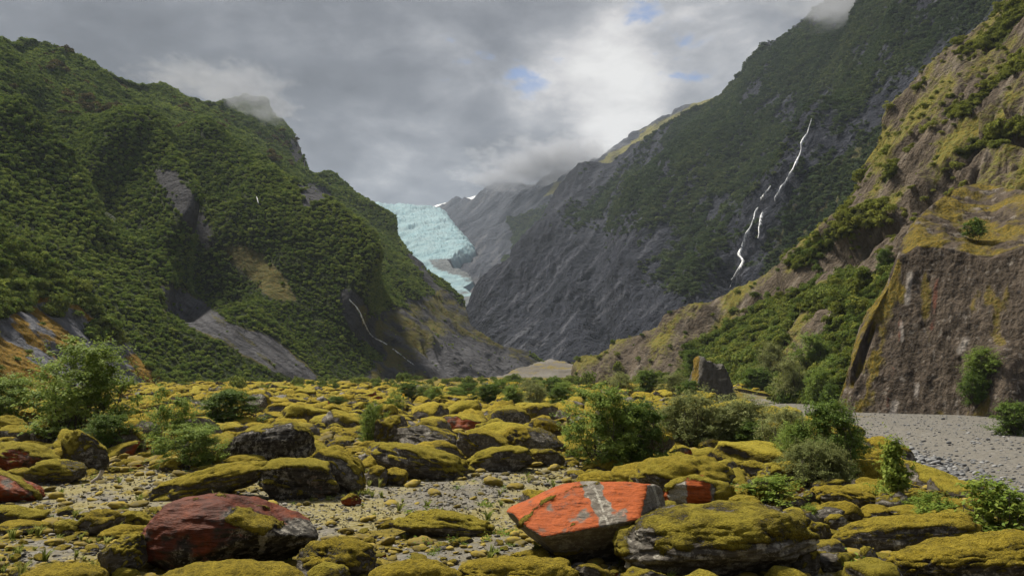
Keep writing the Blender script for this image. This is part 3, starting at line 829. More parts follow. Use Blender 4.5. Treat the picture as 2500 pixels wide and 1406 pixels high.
rgrav = b.mix(b.ss(n1, 0.35, 0.65), stone2, (0.125, 0.115, 0.098))
c = b.mix(z.outputs[2], gravel, rgrav)
lich = b.ss(b.m('ADD', z.outputs[1], b.m('MULTIPLY', b.m('SUBTRACT', n2, 0.5), 1.7)), 0.36, 0.62)
c = b.mix(lich, c, b.mix(b.ss(n2, 0.4, 0.65), (0.15, 0.125, 0.045), (0.24, 0.215, 0.125)))
ms = b.ss(b.m('ADD', z.outputs[0], b.m('MULTIPLY', b.m('SUBTRACT', n1, 0.5), 1.5)), 0.42, 0.60)
c = b.mix(ms, c, b.mix(b.ss(n2, 0.35, 0.65), (0.070, 0.058, 0.012), (0.19, 0.145, 0.026)))
h = b.m('ADD', b.m('ADD', b.m('MULTIPLY', n2, 0.8), b.m('MULTIPLY', vo.outputs[0], -0.5)), b.m('MULTIPLY', n1, 0.8))
bp = b.n('ShaderNodeBump', {'Strength': 0.8, 'Distance': 0.05, 'Height': h})
bs = b.n('ShaderNodeBsdfPrincipled', {'Base Color': c, 'Roughness': 0.9, 'Normal': bp.outputs[0]})
bs.inputs['Specular IOR Level'].default_value = 0.06
b.n('ShaderNodeOutputMaterial', {0: bs.outputs[0]})
link('ground', mesh_np('ground', pg, grid_faces(ny_, nx_), m_gr, cols={'zone': zg}), kind='structure')


# ------------------------------------------------------------------ foliage
def leaf_mat(name, dark, mid, light, trans=0.3, rough=0.6, spec=0.0, bias=0.0):
    m = bpy.data.materials.new(name); m.use_nodes = True
    b = NB(m.node_tree)
    tone = b.attr('tone', 'INSTANCER')
    lt = b.attr('lt')
    rnd = b.n('ShaderNodeObjectInfo').outputs['Random']
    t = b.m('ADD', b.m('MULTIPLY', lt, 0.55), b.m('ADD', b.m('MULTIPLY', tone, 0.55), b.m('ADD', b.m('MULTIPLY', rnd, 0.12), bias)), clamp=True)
    rp = b.n('ShaderNodeValToRGB', {0: t})
    rp.color_ramp.elements[0].color = (*dark, 1); rp.color_ramp.elements[1].color = (*light, 1)
    e = rp.color_ramp.elements.new(0.5); e.color = (*mid, 1)
    bs = b.n('ShaderNodeBsdfPrincipled', {'Base Color': rp.outputs[0], 'Roughness': rough})
    bs.inputs['Specular IOR Level'].default_value = spec
    tr = b.n('ShaderNodeBsdfTranslucent', {'Color': b.mix(0.5, rp.outputs[0], light)})
    mx = b.n('ShaderNodeMixShader', {0: trans, 1: bs.outputs[0], 2: tr.outputs[0]})
    b.n('ShaderNodeOutputMaterial', {0: mx.outputs[0]})
    return m


def plain_mat(name, c1, c2, scale, rough=0.85, bump=0.5, bdist=0.02, stretch=(1, 1, 1)):
    m = bpy.data.materials.new(name); m.use_nodes = True
    b = NB(m.node_tree)
    co = b.n('ShaderNodeTexCoord').outputs['Object']
    mp = b.n('ShaderNodeMapping', {'Vector': co, 'Scale': stretch})
    n1 = b.noise(mp.outputs[0], scale, 6, 0.6)
    bp = b.n('ShaderNodeBump', {'Strength': bump, 'Distance': bdist, 'Height': n1})
    bs = b.n('ShaderNodeBsdfPrincipled', {'Base Color': b.mix(b.ss(n1, 0.3, 0.7), c1, c2), 'Roughness': rough, 'Normal': bp.outputs[0]})
    b.n('ShaderNodeOutputMaterial', {0: bs.outputs[0]})
    return m


def leaf_cloud(pos, nrm, size, rng, jitter=0.7, aspect=0.5, tone=None, fold=0.15):
    """one leaf-shaped quad per position, facing about nrm"""
    n = len(pos)
    nn = nrm + jitter * rng.normal(size=(n, 3))
    nn /= np.linalg.norm(nn, axis=1)[:, None] + 1e-9
    t = np.cross(nn, rng.normal(size=(n, 3))); t /= np.linalg.norm(t, axis=1)[:, None] + 1e-9
    s = np.cross(nn, t)
    sz = (size * rng.uniform(0.65, 1.25, n))[:, None]
    V = np.stack([pos - t * sz * 0.5, pos + s * sz * aspect * 0.5 + nn * sz * fold, pos + t * sz * 0.55, pos - s * sz * aspect * 0.5 + nn * sz * fold], 1).reshape(-1, 3)
    Fc = np.arange(4 * n).reshape(n, 4)
    lt = np.repeat(rng.random(n) if tone is None else tone, 4)
    return V, Fc, lt


def far_crown(seed, mat, n=150, lobes=7, squash=0.8, leaf=0.3):
    """tree crown of about unit radius for the distant forest: leaf clumps on an uneven set of lobes"""
    rng = np.random.default_rng(seed)
    cs = rng.normal(size=(lobes, 3)); cs /= np.linalg.norm(cs, axis=1)[:, None]
    cs *= rng.uniform(0.35, 0.62, lobes)[:, None]; cs[:, 2] = np.abs(cs[:, 2]) * 0.8 + rng.uniform(-0.05, 0.3, lobes)
    rs = rng.uniform(0.34, 0.55, lobes)
    k = rng.integers(0, lobes, n)
    d = rng.normal(size=(n, 3)); d /= np.linalg.norm(d, axis=1)[:, None]
    d[:, 2] = np.where(rng.random(n) < 0.75, np.abs(d[:, 2]), d[:, 2])
    pos = cs[k] + d * rs[k][:, None] * rng.uniform(0.75, 1.05, n)[:, None]
    pos[:, 2] *= squash
    ltone = rng.uniform(0.15, 0.85, lobes)[k] * 0.5 + rng.random(n) * 0.5
    V, Fc, lt = leaf_cloud(pos, d, leaf, rng, 0.45, 0.8, ltone, 0.08)
    me = mesh_np('crown', V, Fc, mat, smooth=False, attrs={'lt': lt})
    return me


_protos = {}
def scatter(name, pos, rot, scl, tone, idx, meshes, **props):
    """one 'stuff' object: uncountable small growth or gravel spread over a surface"""
    n = len(pos)
    key = tuple(m.name for m in meshes)
    if key not in _protos:
        c = bpy.data.collections.new('kinds_' + name)
        for i, me in enumerate(meshes):
            c.objects.link(bpy.data.objects.new('%s_kind_%02d' % (name, i), me))
        _protos[key] = c
    me = bpy.data.meshes.new(name)
    me.vertices.add(n)
    me.vertices.foreach_set('co', np.asarray(pos, np.float32).ravel())
    for nm, typ, fld, a in (('rot', 'FLOAT_VECTOR', 'vector', rot), ('scl', 'FLOAT_VECTOR', 'vector', scl), ('tone', 'FLOAT', 'value', tone)):
        at = me.attributes.new(nm, typ, 'POINT'); at.data.foreach_set(fld, np.asarray(a, np.float32).ravel())
    at = me.attributes.new('idx', 'INT', 'POINT'); at.data.foreach_set('value', np.asarray(idx, np.int32))
    o = link(name, me, **props)
    g = bpy.data.node_groups.new(name + '_nodes', 'GeometryNodeTree')
    g.interface.new_socket('Geometry', in_out='INPUT', socket_type='NodeSocketGeometry')
    g.interface.new_socket('Geometry', in_out='OUTPUT', socket_type='NodeSocketGeometry')
    nb = NB(g)
    gi, go = nb.n('NodeGroupInput'), nb.n('NodeGroupOutput')
    ci = nb.n('GeometryNodeCollectionInfo', transform_space='ORIGINAL')
    ci.inputs[0].default_value = _protos[key]
    ci.inputs['Separate Children'].default_value = True
    ci.inputs['Reset Children'].default_value = True
    A = {}
    for nm, typ in (('rot', 'FLOAT_VECTOR'), ('scl', 'FLOAT_VECTOR'), ('idx', 'INT')):
        nd = nb.n('GeometryNodeInputNamedAttribute', data_type=typ); nd.inputs['Name'].default_value = nm
        A[nm] = nd.outputs['Attribute']
    ip = nb.n('GeometryNodeInstanceOnPoints')
    nb.put(ip.inputs['Points'], gi.outputs[0]); nb.put(ip.inputs['Instance'], ci.outputs[0])
    ip.inputs['Pick Instance'].default_value = True
    nb.put(ip.inputs['Instance Index'], A['idx']); nb.put(ip.inputs['Rotation'], A['rot']); nb.put(ip.inputs['Scale'], A['scl'])
    nb.put(go.inputs[0], ip.outputs[0])
    md = o.modifiers.new('scatter', 'NODES'); md.node_group = g
    return o


m_forest = leaf_mat('forest_leaves', (0.028, 0.062, 0.014), (0.092, 0.155, 0.034), (0.27, 0.31, 0.075), 0.24)
m_forest_d = leaf_mat('dark_wall_leaves', (0.016, 0.034, 0.016), (0.050, 0.080, 0.032), (0.125, 0.145, 0.052), 0.18)
m_forest_r = leaf_mat('buttress_leaves', (0.03, 0.048, 0.010), (0.11, 0.135, 0.026), (0.26, 0.27, 0.06), 0.25)
m_forest_n = leaf_mat('buttress_dark_leaves', (0.024, 0.046, 0.012), (0.085, 0.125, 0.028), (0.23, 0.26, 0.065), 0.24)
crowns_1 = [far_crown(100 + i, m_forest, 200, 6 + i % 4, 0.7 + 0.1 * (i % 3), 0.32) for i in range(6)]
crowns_d = [far_crown(200 + i, m_forest_d, 200, 6 + i % 3, 0.8, 0.3) for i in range(4)]
crowns_r = [far_crown(300 + i, m_forest_r, 480, 9 + i % 4, 0.8, 0.19) for i in range(4)]
crowns_n = [far_crown(350 + i, m_forest_n, 480, 9 + i % 4, 0.85, 0.19) for i in range(4)]


def forest(name, slope, n, weight, size, meshes, rng, rows=None, tone=None, sink=0.1, lean=0.35):
    pos, nr, vi = slope.sample(n, weight, rng, rows)
    s = size(pos, vi, rng)
    up = nr * lean + np.array([0, 0, 1 - lean])
    rot = np.stack([-np.arcsin(np.clip(up[:, 1], -0.6, 0.6)), np.arcsin(np.clip(up[:, 0], -0.6, 0.6)), rng.uniform(0, 6.28, len(pos))], -1)
    tn = rng.uniform(0.0, 1.0, len(pos)) if tone is None else tone(pos, vi, rng)
    pos = pos + nr * (s * (0.5 - sink))[:, None] - np.array([0, 0, 1.0]) * (s * 0.25)[:, None]
    scl = s[:, None] * np.stack([rng.uniform(0.8, 1.2, len(pos)), rng.uniform(0.8, 1.2, len(pos)), rng.uniform(0.8, 1.15, len(pos))], -1)
    return scatter(name, pos, rot, scl, tn, rng.integers(0, len(meshes), len(pos)), meshes, kind='stuff')


rf = np.random.default_rng(77)
p = L1.p
lowf = np.clip(fbm(aligned(p, fall1, 160, 60), 3), -1, 1)
midf = fbm(aligned(p + 55, fall1, 60, 22), 3)
zn = L1.p[:, 2]
lighter = sstep(L1.PY.ravel() + 120 * midf, 330, 640)
def L1_size(pos, vi, rng):
    h = np.clip(pos[:, 2] / 170, 0, 1)
    return (0.56 + 0.95 * h) * np.exp(0.28 * rng.normal(size=len(pos))) * (0.72 + 0.5 * np.clip(lowf[vi] + 0.3, 0, 1))
def L1_tone(pos, vi, rng):
    return np.clip(0.36 + 0.42 * lighter[vi] * (0.5 + 0.9 * midf[vi]) + 0.35 * lowf[vi] + 0.26 * rng.normal(size=len(pos)), 0, 1)
vis = np.ones(L1.sh); vis[L1.nf + 4:] = 0
forest('forest', L1, 130000, np.where(veg1 > 0.75, 1.0, 0.012) * vis.ravel() * (L1.PX.ravel() > -330), L1_size, crowns_1, rf, tone=L1_tone)

# rust-brown flowering trees high in that forest
m_rata = leaf_mat('brown_crown_leaves', (0.028, 0.028, 0.012), (0.075, 0.066, 0.026), (0.15, 0.12, 0.05), 0.15)
crowns_b = [far_crown(400 + i, m_rata, 170, 8, 0.8) for i in range(3)]
wb = np.exp(-(line_d(L1.PX.ravel(), L1.PY.ravel(), [(150, 200), (300, 290), (450, 310), (640, 360)]) / 70) ** 2) * (fbm(p / 40.0, 3) > 0.05) * vis.ravel()
forest('brown_trees', L1, 260, wb + 1e-9, lambda q, vi, r: r.uniform(2.2, 3.8, len(q)), crowns_b, rf)

vis2 = np.ones(L2.sh); vis2[L2.nf + 3:] = 0
n2f = fbm(L2.p / 9.0, 3)
forest('spur_scrub', L2, 2600, np.where(veg2 > 0.5, 1.0, 0.012) * vis2.ravel() * (L2.PX.ravel() > -260), lambda q, vi, r: 0.75 * np.exp(0.35 * r.normal(size=len(q))) * (1 + 0.5 * np.clip(n2f[vi], -0.5, 1)), crowns_n + crowns_1[:2], rf,
       tone=lambda q, vi, r: np.clip(0.45 + 0.6 * n2f[vi] + 0.2 * r.normal(size=len(q)), 0, 1))

vis3 = np.ones(R2.sh); vis3[R2.nf + 3:] = 0
n3f = fbm(pal(R2.PX.ravel(), R2.PY.ravel(), (-0.5, 0.86), 200, 60, 3.0), 3)
forest('wall_forest', R2, 52000, np.clip(veg2r, 0, 1) ** 1.5 * vis3.ravel() * (R2.PX.ravel() < 2520), lambda q, vi, r: (1.1 + 0.9 * np.clip((q[:, 1] - 350) / 500, 0, 1)) * np.exp(0.3 * r.normal(size=len(q))), crowns_d, rf,
       tone=lambda q, vi, r: np.clip(0.4 + 0.7 * n3f[vi] + 0.2 * r.normal(size=len(q)), 0, 1))

vis4 = np.ones(R3.sh); vis4[R3.nf + 2:] = 0
n4f = fbm(R3.p / 12.0, 3)
lowR3 = sstep(R3.PY.ravel() - 0.2 * (2200 - R3.PX.ravel()) * 0, 560, 700)
forest('buttress_scrub', R3, 2300, np.where(veg3 > 0.5, 1.0, 0.07 * (n4f > 0.0)) * vis4.ravel() * (1 - lowR3) * (R3.PX.ravel() < 2620), lambda q, vi, r: 0.58 * np.exp(0.4 * r.normal(size=len(q))), crowns_r, rf,
       tone=lambda q, vi, r: np.clip(0.5 + 0.6 * n4f[vi] + 0.2 * r.normal(size=len(q)), 0, 1))
forest('slope_scrub', R3, 5200, np.where(veg3 > 0.5, 1.0, 0.012) * vis4.ravel() * lowR3, lambda q, vi, r: 0.72 * np.exp(0.38 * r.normal(size=len(q))) * (1 + 0.6 * np.clip(n4f[vi], -0.4, 1)), crowns_n + crowns_r[:2], rf,
       tone=lambda q, vi, r: np.clip(0.36 + 0.8 * n4f[vi] + 0.18 * r.normal(size=len(q)), 0, 1))

vis5 = np.ones(R1.sh); vis5[R1.nf:] = 0
forest('far_scrub', R1, 3500, (R1.zone[:, 0] > 0.5) * vis5.ravel() + 1e-9, lambda q, vi, r: 3.2 * np.exp(0.3 * r.normal(size=len(q))), crowns_d, rf)

# ------------------------------------------------------------------ boulders
def boulder_mat():
    m = bpy.data.materials.new('mossy_boulder'); m.use_nodes = True
    b = NB(m.node_tree)
    co = b.n('ShaderNodeTexCoord').outputs['Object']
    oi = b.n('ShaderNodeObjectInfo')
    rnd = oi.outputs['Random']
    cs = b.vm('ADD', co, b.n('ShaderNodeCombineXYZ', {0: b.m('MULTIPLY', rnd, 37.0), 1: b.m('MULTIPLY', rnd, 91.0), 2: b.m('MULTIPLY', rnd, 13.0)}).outputs[0])
    za = b.n('ShaderNodeAttribute', attribute_name='zone')
    z = b.n('ShaderNodeSeparateColor', {0: za.outputs['Color']})
    n_lo = b.noise(cs, 2.2, 5, 0.6)
    n_md = b.noise(b.vm('ADD', cs, (4.0, 9.0, 2.0)), 9.0, 6, 0.65)
    n_hi = b.noise(b.vm('ADD', cs, (8.0, 1.0, 6.0)), 42.0, 4, 0.65)
    mp = b.n('ShaderNodeMapping', {'Vector': cs, 'Rotation': (0.5, 0.35, 0.2), 'Scale': (1.0, 1.0, 7.0)})
    n_st = b.noise(mp.outputs[0], 3.2, 6, 0.62)
    # bare schist
    t = b.m('ADD', b.m('MULTIPLY', za.outputs['Alpha'], 0.7), b.m('MULTIPLY', b.m('SUBTRACT', b.m('ADD', b.m('MULTIPLY', n_st, 0.6), b.m('MULTIPLY', n_md, 0.4)), 0.4), 1.5), clamp=True)
    rock = b.mix(t, (0.012, 0.010, 0.008), (0.15, 0.13, 0.105))
    vo = b.n('ShaderNodeTexVoronoi', {'Vector': b.vm('ADD', cs, b.vm('SCALE', b.n('ShaderNodeTexNoise', {'Vector': cs, 'Scale': 12.0}).outputs['Color'])), 'Scale': 9.0})
    spot = b.m('MULTIPLY', b.ss(b.m('ADD', n_md, b.m('MULTIPLY', n_hi, 0.35)), 0.66, 0.76), b.ss(n_lo, 0.35, 0.55))
    pale = b.m('MAXIMUM', b.ss(b.m('ADD', z.outputs[2], b.m('MULTIPLY', b.m('SUBTRACT', n_md, 0.5), 1.1)), 0.45, 0.65), b.m('MULTIPLY', spot, 0.6))
    rock = b.mix(pale, rock, b.mix(b.ss(n_hi, 0.35, 0.65), (0.19, 0.178, 0.15), (0.36, 0.335, 0.28)))
    # red-orange algae
    rd = b.ss(b.m('ADD', z.outputs[1], b.m('MULTIPLY', b.m('SUBTRACT', n_md, 0.5), 1.1)), 0.32, 0.66)
    redc = b.mix(b.ss(b.m('ADD', b.m('ADD', b.m('MULTIPLY', n_lo, 0.35), b.m('MULTIPLY', n_md, 0.5)), b.m('MULTIPLY', za.outputs['Alpha'], 0.45)), 0.36, 0.92), (0.065, 0.018, 0.010), (0.31, 0.070, 0.014))
    redc = b.mix(b.ss(b.m('ADD', b.m('MULTIPLY', n_st, 0.5), b.m('MULTIPLY', n_hi, 0.5)), 0.50, 0.66, 0.0, 0.75), redc, (0.045, 0.016, 0.010))
    c = b.mix(rd, rock, redc)
    # moss
    ms = b.ss(b.m('ADD', z.outputs[0], b.m('ADD', b.m('MULTIPLY', b.m('SUBTRACT', n_md, 0.5), 1.3), b.m('MULTIPLY', b.m('SUBTRACT', n_hi, 0.5), 0.7))), 0.40, 0.54)
    mt = b.m('ADD', b.m('MULTIPLY', n_lo, 0.25), b.m('ADD', b.m('SUBTRACT', b.m('ADD', b.m('MULTIPLY', n_hi, 0.65), b.m('MULTIPLY', n_md, 0.75)), 0.30), b.m('MULTIPLY', b.m('ADD', rnd, n_md), 0.14)), clamp=True)
    rp = b.n('ShaderNodeValToRGB', {0: mt})
    e = rp.color_ramp.elements
    e[0].position, e[0].color = 0.30, (0.045, 0.035, 0.004, 1)
    e[1].position, e[1].color = 0.80, (0.36, 0.270, 0.030, 1)
    q = e.new(0.50); q.color = (0.150, 0.112, 0.011, 1)
    q = e.new(0.63); q.color = (0.245, 0.182, 0.016, 1)
    thin = b.ss(b.m('ADD', z.outputs[0], b.m('MULTIPLY', b.m('SUBTRACT', n_md, 0.5), 0.8)), 0.45, 0.95)
    mossy = b.mix(b.m('MULTIPLY', b.ss(b.m('ADD', rnd, n_lo), 0.75, 1.3), 0.35), rp.outputs[0], b.mix(b.ss(n_hi, 0.35, 0.65), (0.075, 0.085, 0.012), (0.22, 0.235, 0.035)))
    mossc = b.mix(thin, b.mix(b.ss(n_hi, 0.35, 0.7), (0.036, 0.030, 0.007), (0.150, 0.112, 0.015)), mossy)
    c = b.mix(ms, c, mossc)
    hr = b.m('ADD', b.m('MULTIPLY', n_st, 0.5), b.m('MULTIPLY', n_md, 0.3))
    hm = b.m('ADD', b.m('MULTIPLY', n_hi, 1.1), b.m('ADD', b.m('MULTIPLY', n_md, 0.9), 0.7))
    mh = b.n('ShaderNodeMix', {0: ms, 2: hr, 3: hm}, data_type='FLOAT').outputs[0]
    bp = b.n('ShaderNodeBump', {'Strength': 1.0, 'Distance': 0.09, 'Height': mh})
    bs = b.n('ShaderNodeBsdfPrincipled', {'Base Color': c, 'Roughness': b.m('ADD', 0.62, b.m('MULTIPLY', ms, 0.35)), 'Normal': bp.outputs[0]})
    bs.inputs['Specular IOR Level'].default_value = 0.1
    b.put(bs.inputs['Sheen Weight'], b.m('MULTIPLY', ms, 0.12))
    bs.inputs['Sheen Tint'].default_value = (0.9, 0.8, 0.2, 1)
    b.n('ShaderNodeOutputMaterial', {0: bs.outputs[0]})
    return m


M_BOULDER = boulder_mat()
_ico = {}
def ico(sub):
    if sub not in _ico:
        import bmesh
        bm = bmesh.new()
        bmesh.ops.create_icosphere(bm, subdivisions=sub, radius=1.0)
        v = np.array([q.co[:] for q in bm.verts]); f = np.array([[q.index for q in t.verts] for t in bm.faces])
        bm.free()
        _ico[sub] = (v / np.linalg.norm(v, axis=1)[:, None], f)
    return _ico[sub]


def vnormals(v, f):
    fn = np.cross(v[f[:, 1]] - v[f[:, 0]], v[f[:, 2]] - v[f[:, 0]])
    n = np.zeros_like(v)
    for k in range(3):
        np.add.at(n, f[:, k], fn)
    return n / (np.linalg.norm(n, axis=1)[:, None] + 1e-12)


def rock_shape(seed, dims, sub=5, boxy=2.4, cuts=6, depth=0.64, roll=0.0, planes=(), rough=0.17, strata=0.03):
    """one boulder: rounded block trimmed by joint planes, weathered, fitted to its width, depth and height"""
    rng = np.random.default_rng(seed)
    d, f = ico(sub)
    r = 1.0 / (np.abs(d) ** boxy).sum(1) ** (1 / boxy)
    PL = list(planes)
    for _ in range(cuts):
        n = rng.normal(size=3); n[2] = n[2] * 0.8 + 0.15
        PL.append((n / np.linalg.norm(n), rng.uniform(depth, 1.0)))
    for n, c in PL:
        n = np.array(n, float); n = n / np.linalg.norm(n)
        dn = d @ n
        rc = np.where(dn > 0.05, c / np.maximum(dn, 0.05), 9.0)
        k = 40.0
        r = -np.log(np.exp(-k * np.minimum(r, 3)) + np.exp(-k * np.minimum(rc, 3))) / k
    o = rng.uniform(0, 60, 3)
    r = r * (1 + 1.25 * rough * fbm(d * 1.5 + o, 3) + 0.55 * rough * fbm(d * 4.2 + o, 4, 0.55) + 0.30 * rough * (fbm(d * 3.1 + o + 7, 3, ridged=True) - 0.4))
    v = d * r[:, None]
    if strata:
        ax = rng.normal(size=3) * 0.35 + (0, 0, 1); ax /= np.linalg.norm(ax)
        s = (v @ ax)[:, None] * np.array([9.0, 0, 0]) + v * 0.7 + o
        v = v + d * (strata * fbm(s, 3, 0.6))[:, None]
    dims = np.array(dims, float)
    if roll:
        a = math.radians(roll)
        asp = np.array([1.0, 1.0, max(0.25, dims[2] / dims[0] * 0.75)])
        v = v * asp
        ca, sa = math.cos(a), math.sin(a)
        v = np.stack([v[:, 0] * ca - v[:, 2] * sa, v[:, 1], v[:, 0] * sa + v[:, 2] * ca], -1)
    lo, hi = v.min(0), v.max(0)
    v = (v - (lo + hi) / 2) / (hi - lo) * dims
    return v, f


def rock_zone(v, f, seed, moss=0.55, red=0.0, pale=0.0, size=1.0, tone=0.45):
    n = vnormals(v, f)
    o = np.random.default_rng(seed + 999).uniform(0, 50, 3)
    q = v / size
    a = fbm(q * 2.2 + o, 3)
    m = np.clip(0.70 + 0.80 * (n[:, 2] - (0.85 - 1.0 * moss)) + 0.6 * a, 0, 1)
    # fractured faces that moss has not taken
    rg = np.random.default_rng(seed + 333)
    for _ in range(3):
        fd = rg.normal(size=3); fd[2] = fd[2] * 0.3 - 0.05; fd[1] -= 0.25; fd /= np.linalg.norm(fd)
        m = m - (0.50 if moss < 1.0 else 0.0) * sstep(n @ fd + 0.25 * fbm(q * 3 + o + 4, 3), 0.60, 0.85)
    m = np.clip(m, 0, 1)
    z = np.zeros((len(v), 4))
    z[:, 0] = m
    z[:, 1] = np.clip(red * (0.75 + 0.9 * fbm(q * 1.7 + o + 9, 3)), 0, 1)
    z[:, 2] = np.clip(pale * (0.55 + 1.0 * fbm(q * 2.6 + o + 20, 3)), 0, 1)
    z[:, 3] = np.clip(tone + 0.35 * fbm(q * 1.3 + o + 33, 2), 0, 1)
    return z, n


def rock_mesh(name, v, f, z, n, thick=0.03, fine=0.012):
    ms = sstep(z[:, 0], 0.35, 0.6)
    lump = fbm(v / 0.22 + 5, 3)
    d = ms * (thick * (0.8 + 1.3 * lump) + fine * fbm(v / 0.045, 2)) + (1 - ms) * fine * 0.5 * fbm(v / 0.07, 2)
    return mesh_np(name, v + n * d[:, None], f, M_BOULDER, cols={'zone': z})


NAMED = []
HERO = []        # footprints, to keep the scattered stones out of them


def boulder(x0, x1, yt, yb, label, group=None, seed=1, sub=4, moss=0.6, red=0.0, pale=0.15, roll=0.0, dr=0.75, boxy=2.4, cuts=6, depth=0.64, planes=(), paint=None, tone=0.36, bury=0.18, lift=0.0, rough=0.17, strata=0.03, name='boulder'):
    g = ground_at((x0 + x1) / 2, yb)
    D0 = g[1]
    wd = (x1 - x0) * D0 / F
    dp = wd * dr
    Dc = D0 + dp * 0.42
    wd = (x1 - x0) * Dc / F
    top = float(P((x0 + x1) / 2, yt, Dc)[2])
    cxw = float(P((x0 + x1) / 2, yb, Dc)[0])
    gzc = float(gz(np.array([cxw]), np.array([Dc]))[0]) + lift
    base = min(gzc, g[2] + lift)
    h = max(top - base, 0.05)
    v, f = rock_shape(seed, (wd, dp, h * (1 + bury)), sub, boxy, cuts, depth, roll, planes, rough, strata)
    v[:, 2] += h / 2 - h * bury / 2
    z, n = rock_zone(v, f, seed, moss, red, pale, max(wd, h), tone)
    loc = np.array([cxw, Dc, base])
    if paint:
        ppx, ppy = to_pix(v + loc)
        z = paint(z, ppx, ppy, v, n)
    me = rock_mesh(name, v, f, np.clip(z, 0, 1), n, min(0.035, 0.03 * wd + 0.008))
    o = link(name, me, label=label, category='boulder' if name == 'boulder' else name.split('_')[-1], group=group)
    o.location = loc
    HERO.append((cxw, Dc, max(wd, dp) * 0.5, wd, dp))
    short = label
    for w_ in (' with ', ' crossed ', ' behind ', ' beside ', ' under ', ' resting ', ' leaning ', ' sloping ', ' standing ', ' between ', ' in ', ' at ', ' on ', ' below ', ' above ', ' amid', ' by ', ' split', ' touching', ' edged', ' wedged', ' propping', ' tucked', ' rising', ' tight', ' beneath', ' beyond', ' among', ' around', ' against', ' to ', ' from ', ','):
        short = short.split(w_)[0]
    NAMED.append((cxw, Dc, max(wd, dp) * 0.5, short))
    return o


# ---- painted details of the boulders that stand out
def paint_red(z, px, py, v, n):
    a = fbm(v * 1.8 + 4, 4); c = fbm(v * 4.5 + 9, 3)
    z[:, 1] = np.clip(0.62 + 0.55 * a + 0.3 * c + 0.25 * (n[:, 2] - 0.3) - 0.9 * sstep(px + 60 * a, 560, 680) * sstep(py + 40 * a, 1255, 1300), 0, 1)
    z[:, 2] = 0.75 * sstep(20 - line_d(px, py, [(600, 1250), (650, 1290), (640, 1330)]) + 18 * c, 0, 14) + 0.45 * (1 - sstep(px, 345, 390)) * (c > 0)
    mo = poly_sd(px, py, [(545, 1245), (610, 1235), (690, 1275), (650, 1310), (585, 1290), (550, 1270)]) + 26 * c
    z[:, 0] = np.clip(0.75 * sstep(mo, -6, 10) + 0.62 * sstep(2 - line_d(px, py, [(470, 1222), (530, 1208), (600, 1222), (660, 1245)]) + 16 * c, -4, 8), 0, 1)
    z[:, 3] = np.clip(0.04 + 0.35 * a - 0.4 * sstep(px, 560, 640) * sstep(py, 1290, 1330), 0, 1)
    return z

def paint_orange(z, px, py, v, n):
    c = fbm(v * 4.0 + 2, 4); a = fbm(v * 1.6 + 7, 3)
    facing = n @ np.array([-0.32, -0.60, 0.73])
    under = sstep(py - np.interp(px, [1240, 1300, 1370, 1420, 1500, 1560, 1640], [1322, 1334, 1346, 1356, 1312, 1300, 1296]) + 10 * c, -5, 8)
    z[:, 1] = np.clip((0.80 + 0.55 * c + 0.25 * a) * sstep(facing, 0.25, 0.6), 0, 1) * (1 - under)
    band = sstep(21 - line_d(px, py, [(1442, 1180), (1462, 1225), (1482, 1265), (1505, 1300)]) + 22 * c, -6, 8)
    band2 = sstep(15 - line_d(px, py, [(1600, 1185), (1614, 1235)]) + 16 * c, -6, 8)
    grey = sstep(np.maximum(poly_sd(px, py, [(1500, 1245), (1530, 1240), (1535, 1295), (1505, 1300), (1488, 1280)]), np.maximum(poly_sd(px, py, [(1410, 1245), (1432, 1238), (1445, 1262), (1412, 1275), (1395, 1270)]), poly_sd(px, py, [(1326, 1246), (1344, 1228), (1358, 1246), (1340, 1255)]))) + 20 * c, -8, 8)
    z[:, 1] *= (1 - band) * (1 - band2) * (1 - 0.6 * grey)
    z[:, 2] = np.clip(0.85 * (c > -0.1) * np.exp(-(line_d(px, py, [(1452, 1190), (1474, 1250), (1492, 1300)]) / 3.5) ** 2) + 0.7 * np.exp(-(line_d(px, py, [(1594, 1185), (1612, 1240)]) / 5) ** 2), 0, 1) + 0.12
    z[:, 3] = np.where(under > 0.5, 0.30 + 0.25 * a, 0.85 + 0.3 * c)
    mo = 0.8 * sstep(3 - line_d(px, py, [(1250, 1300), (1330, 1225), (1400, 1192), (1470, 1176)]) + 16 * c, -4, 6)
    mo2 = sstep(1 - line_d(px, py, [(1335, 1312), (1375, 1292), (1400, 1280)]) + 12 * c, -3, 6) * 0.9
    mo3 = sstep(4 - line_d(px, py, [(1320, 1345), (1380, 1350), (1420, 1340)]) + 12 * c, -3, 6) * 0.9
    z[:, 0] = np.clip(np.max([mo, mo2, mo3], axis=0) * 0.9, 0, 1)
    return z

def paint_oval(z, px, py, v, n):
    c = fbm(v * 5 + 3, 4); a = fbm(v * 2.0 + 5, 3)
    line = np.interp(px, [1500, 1600, 1800, 1990], [1372, 1348, 1338, 1318])
    z[:, 0] = np.clip(0.62 + 0.75 * a + 0.25 * c - 0.75 * sstep(py - line + 22 * c, -10, 16) - 0.35 * sstep(34 - np.hypot((px - 1570) / 1.0, (py - 1340) / 1.6), -10, 10), 0, 1)
    z[:, 2] = np.clip(0.36 + 1.1 * c - 0.4 * sstep(py - line, 10, 40), 0, 1)
    z[:, 3] = np.clip(0.42 + 0.5 * a, 0, 1)
    z[:, 1] = 0
    return z

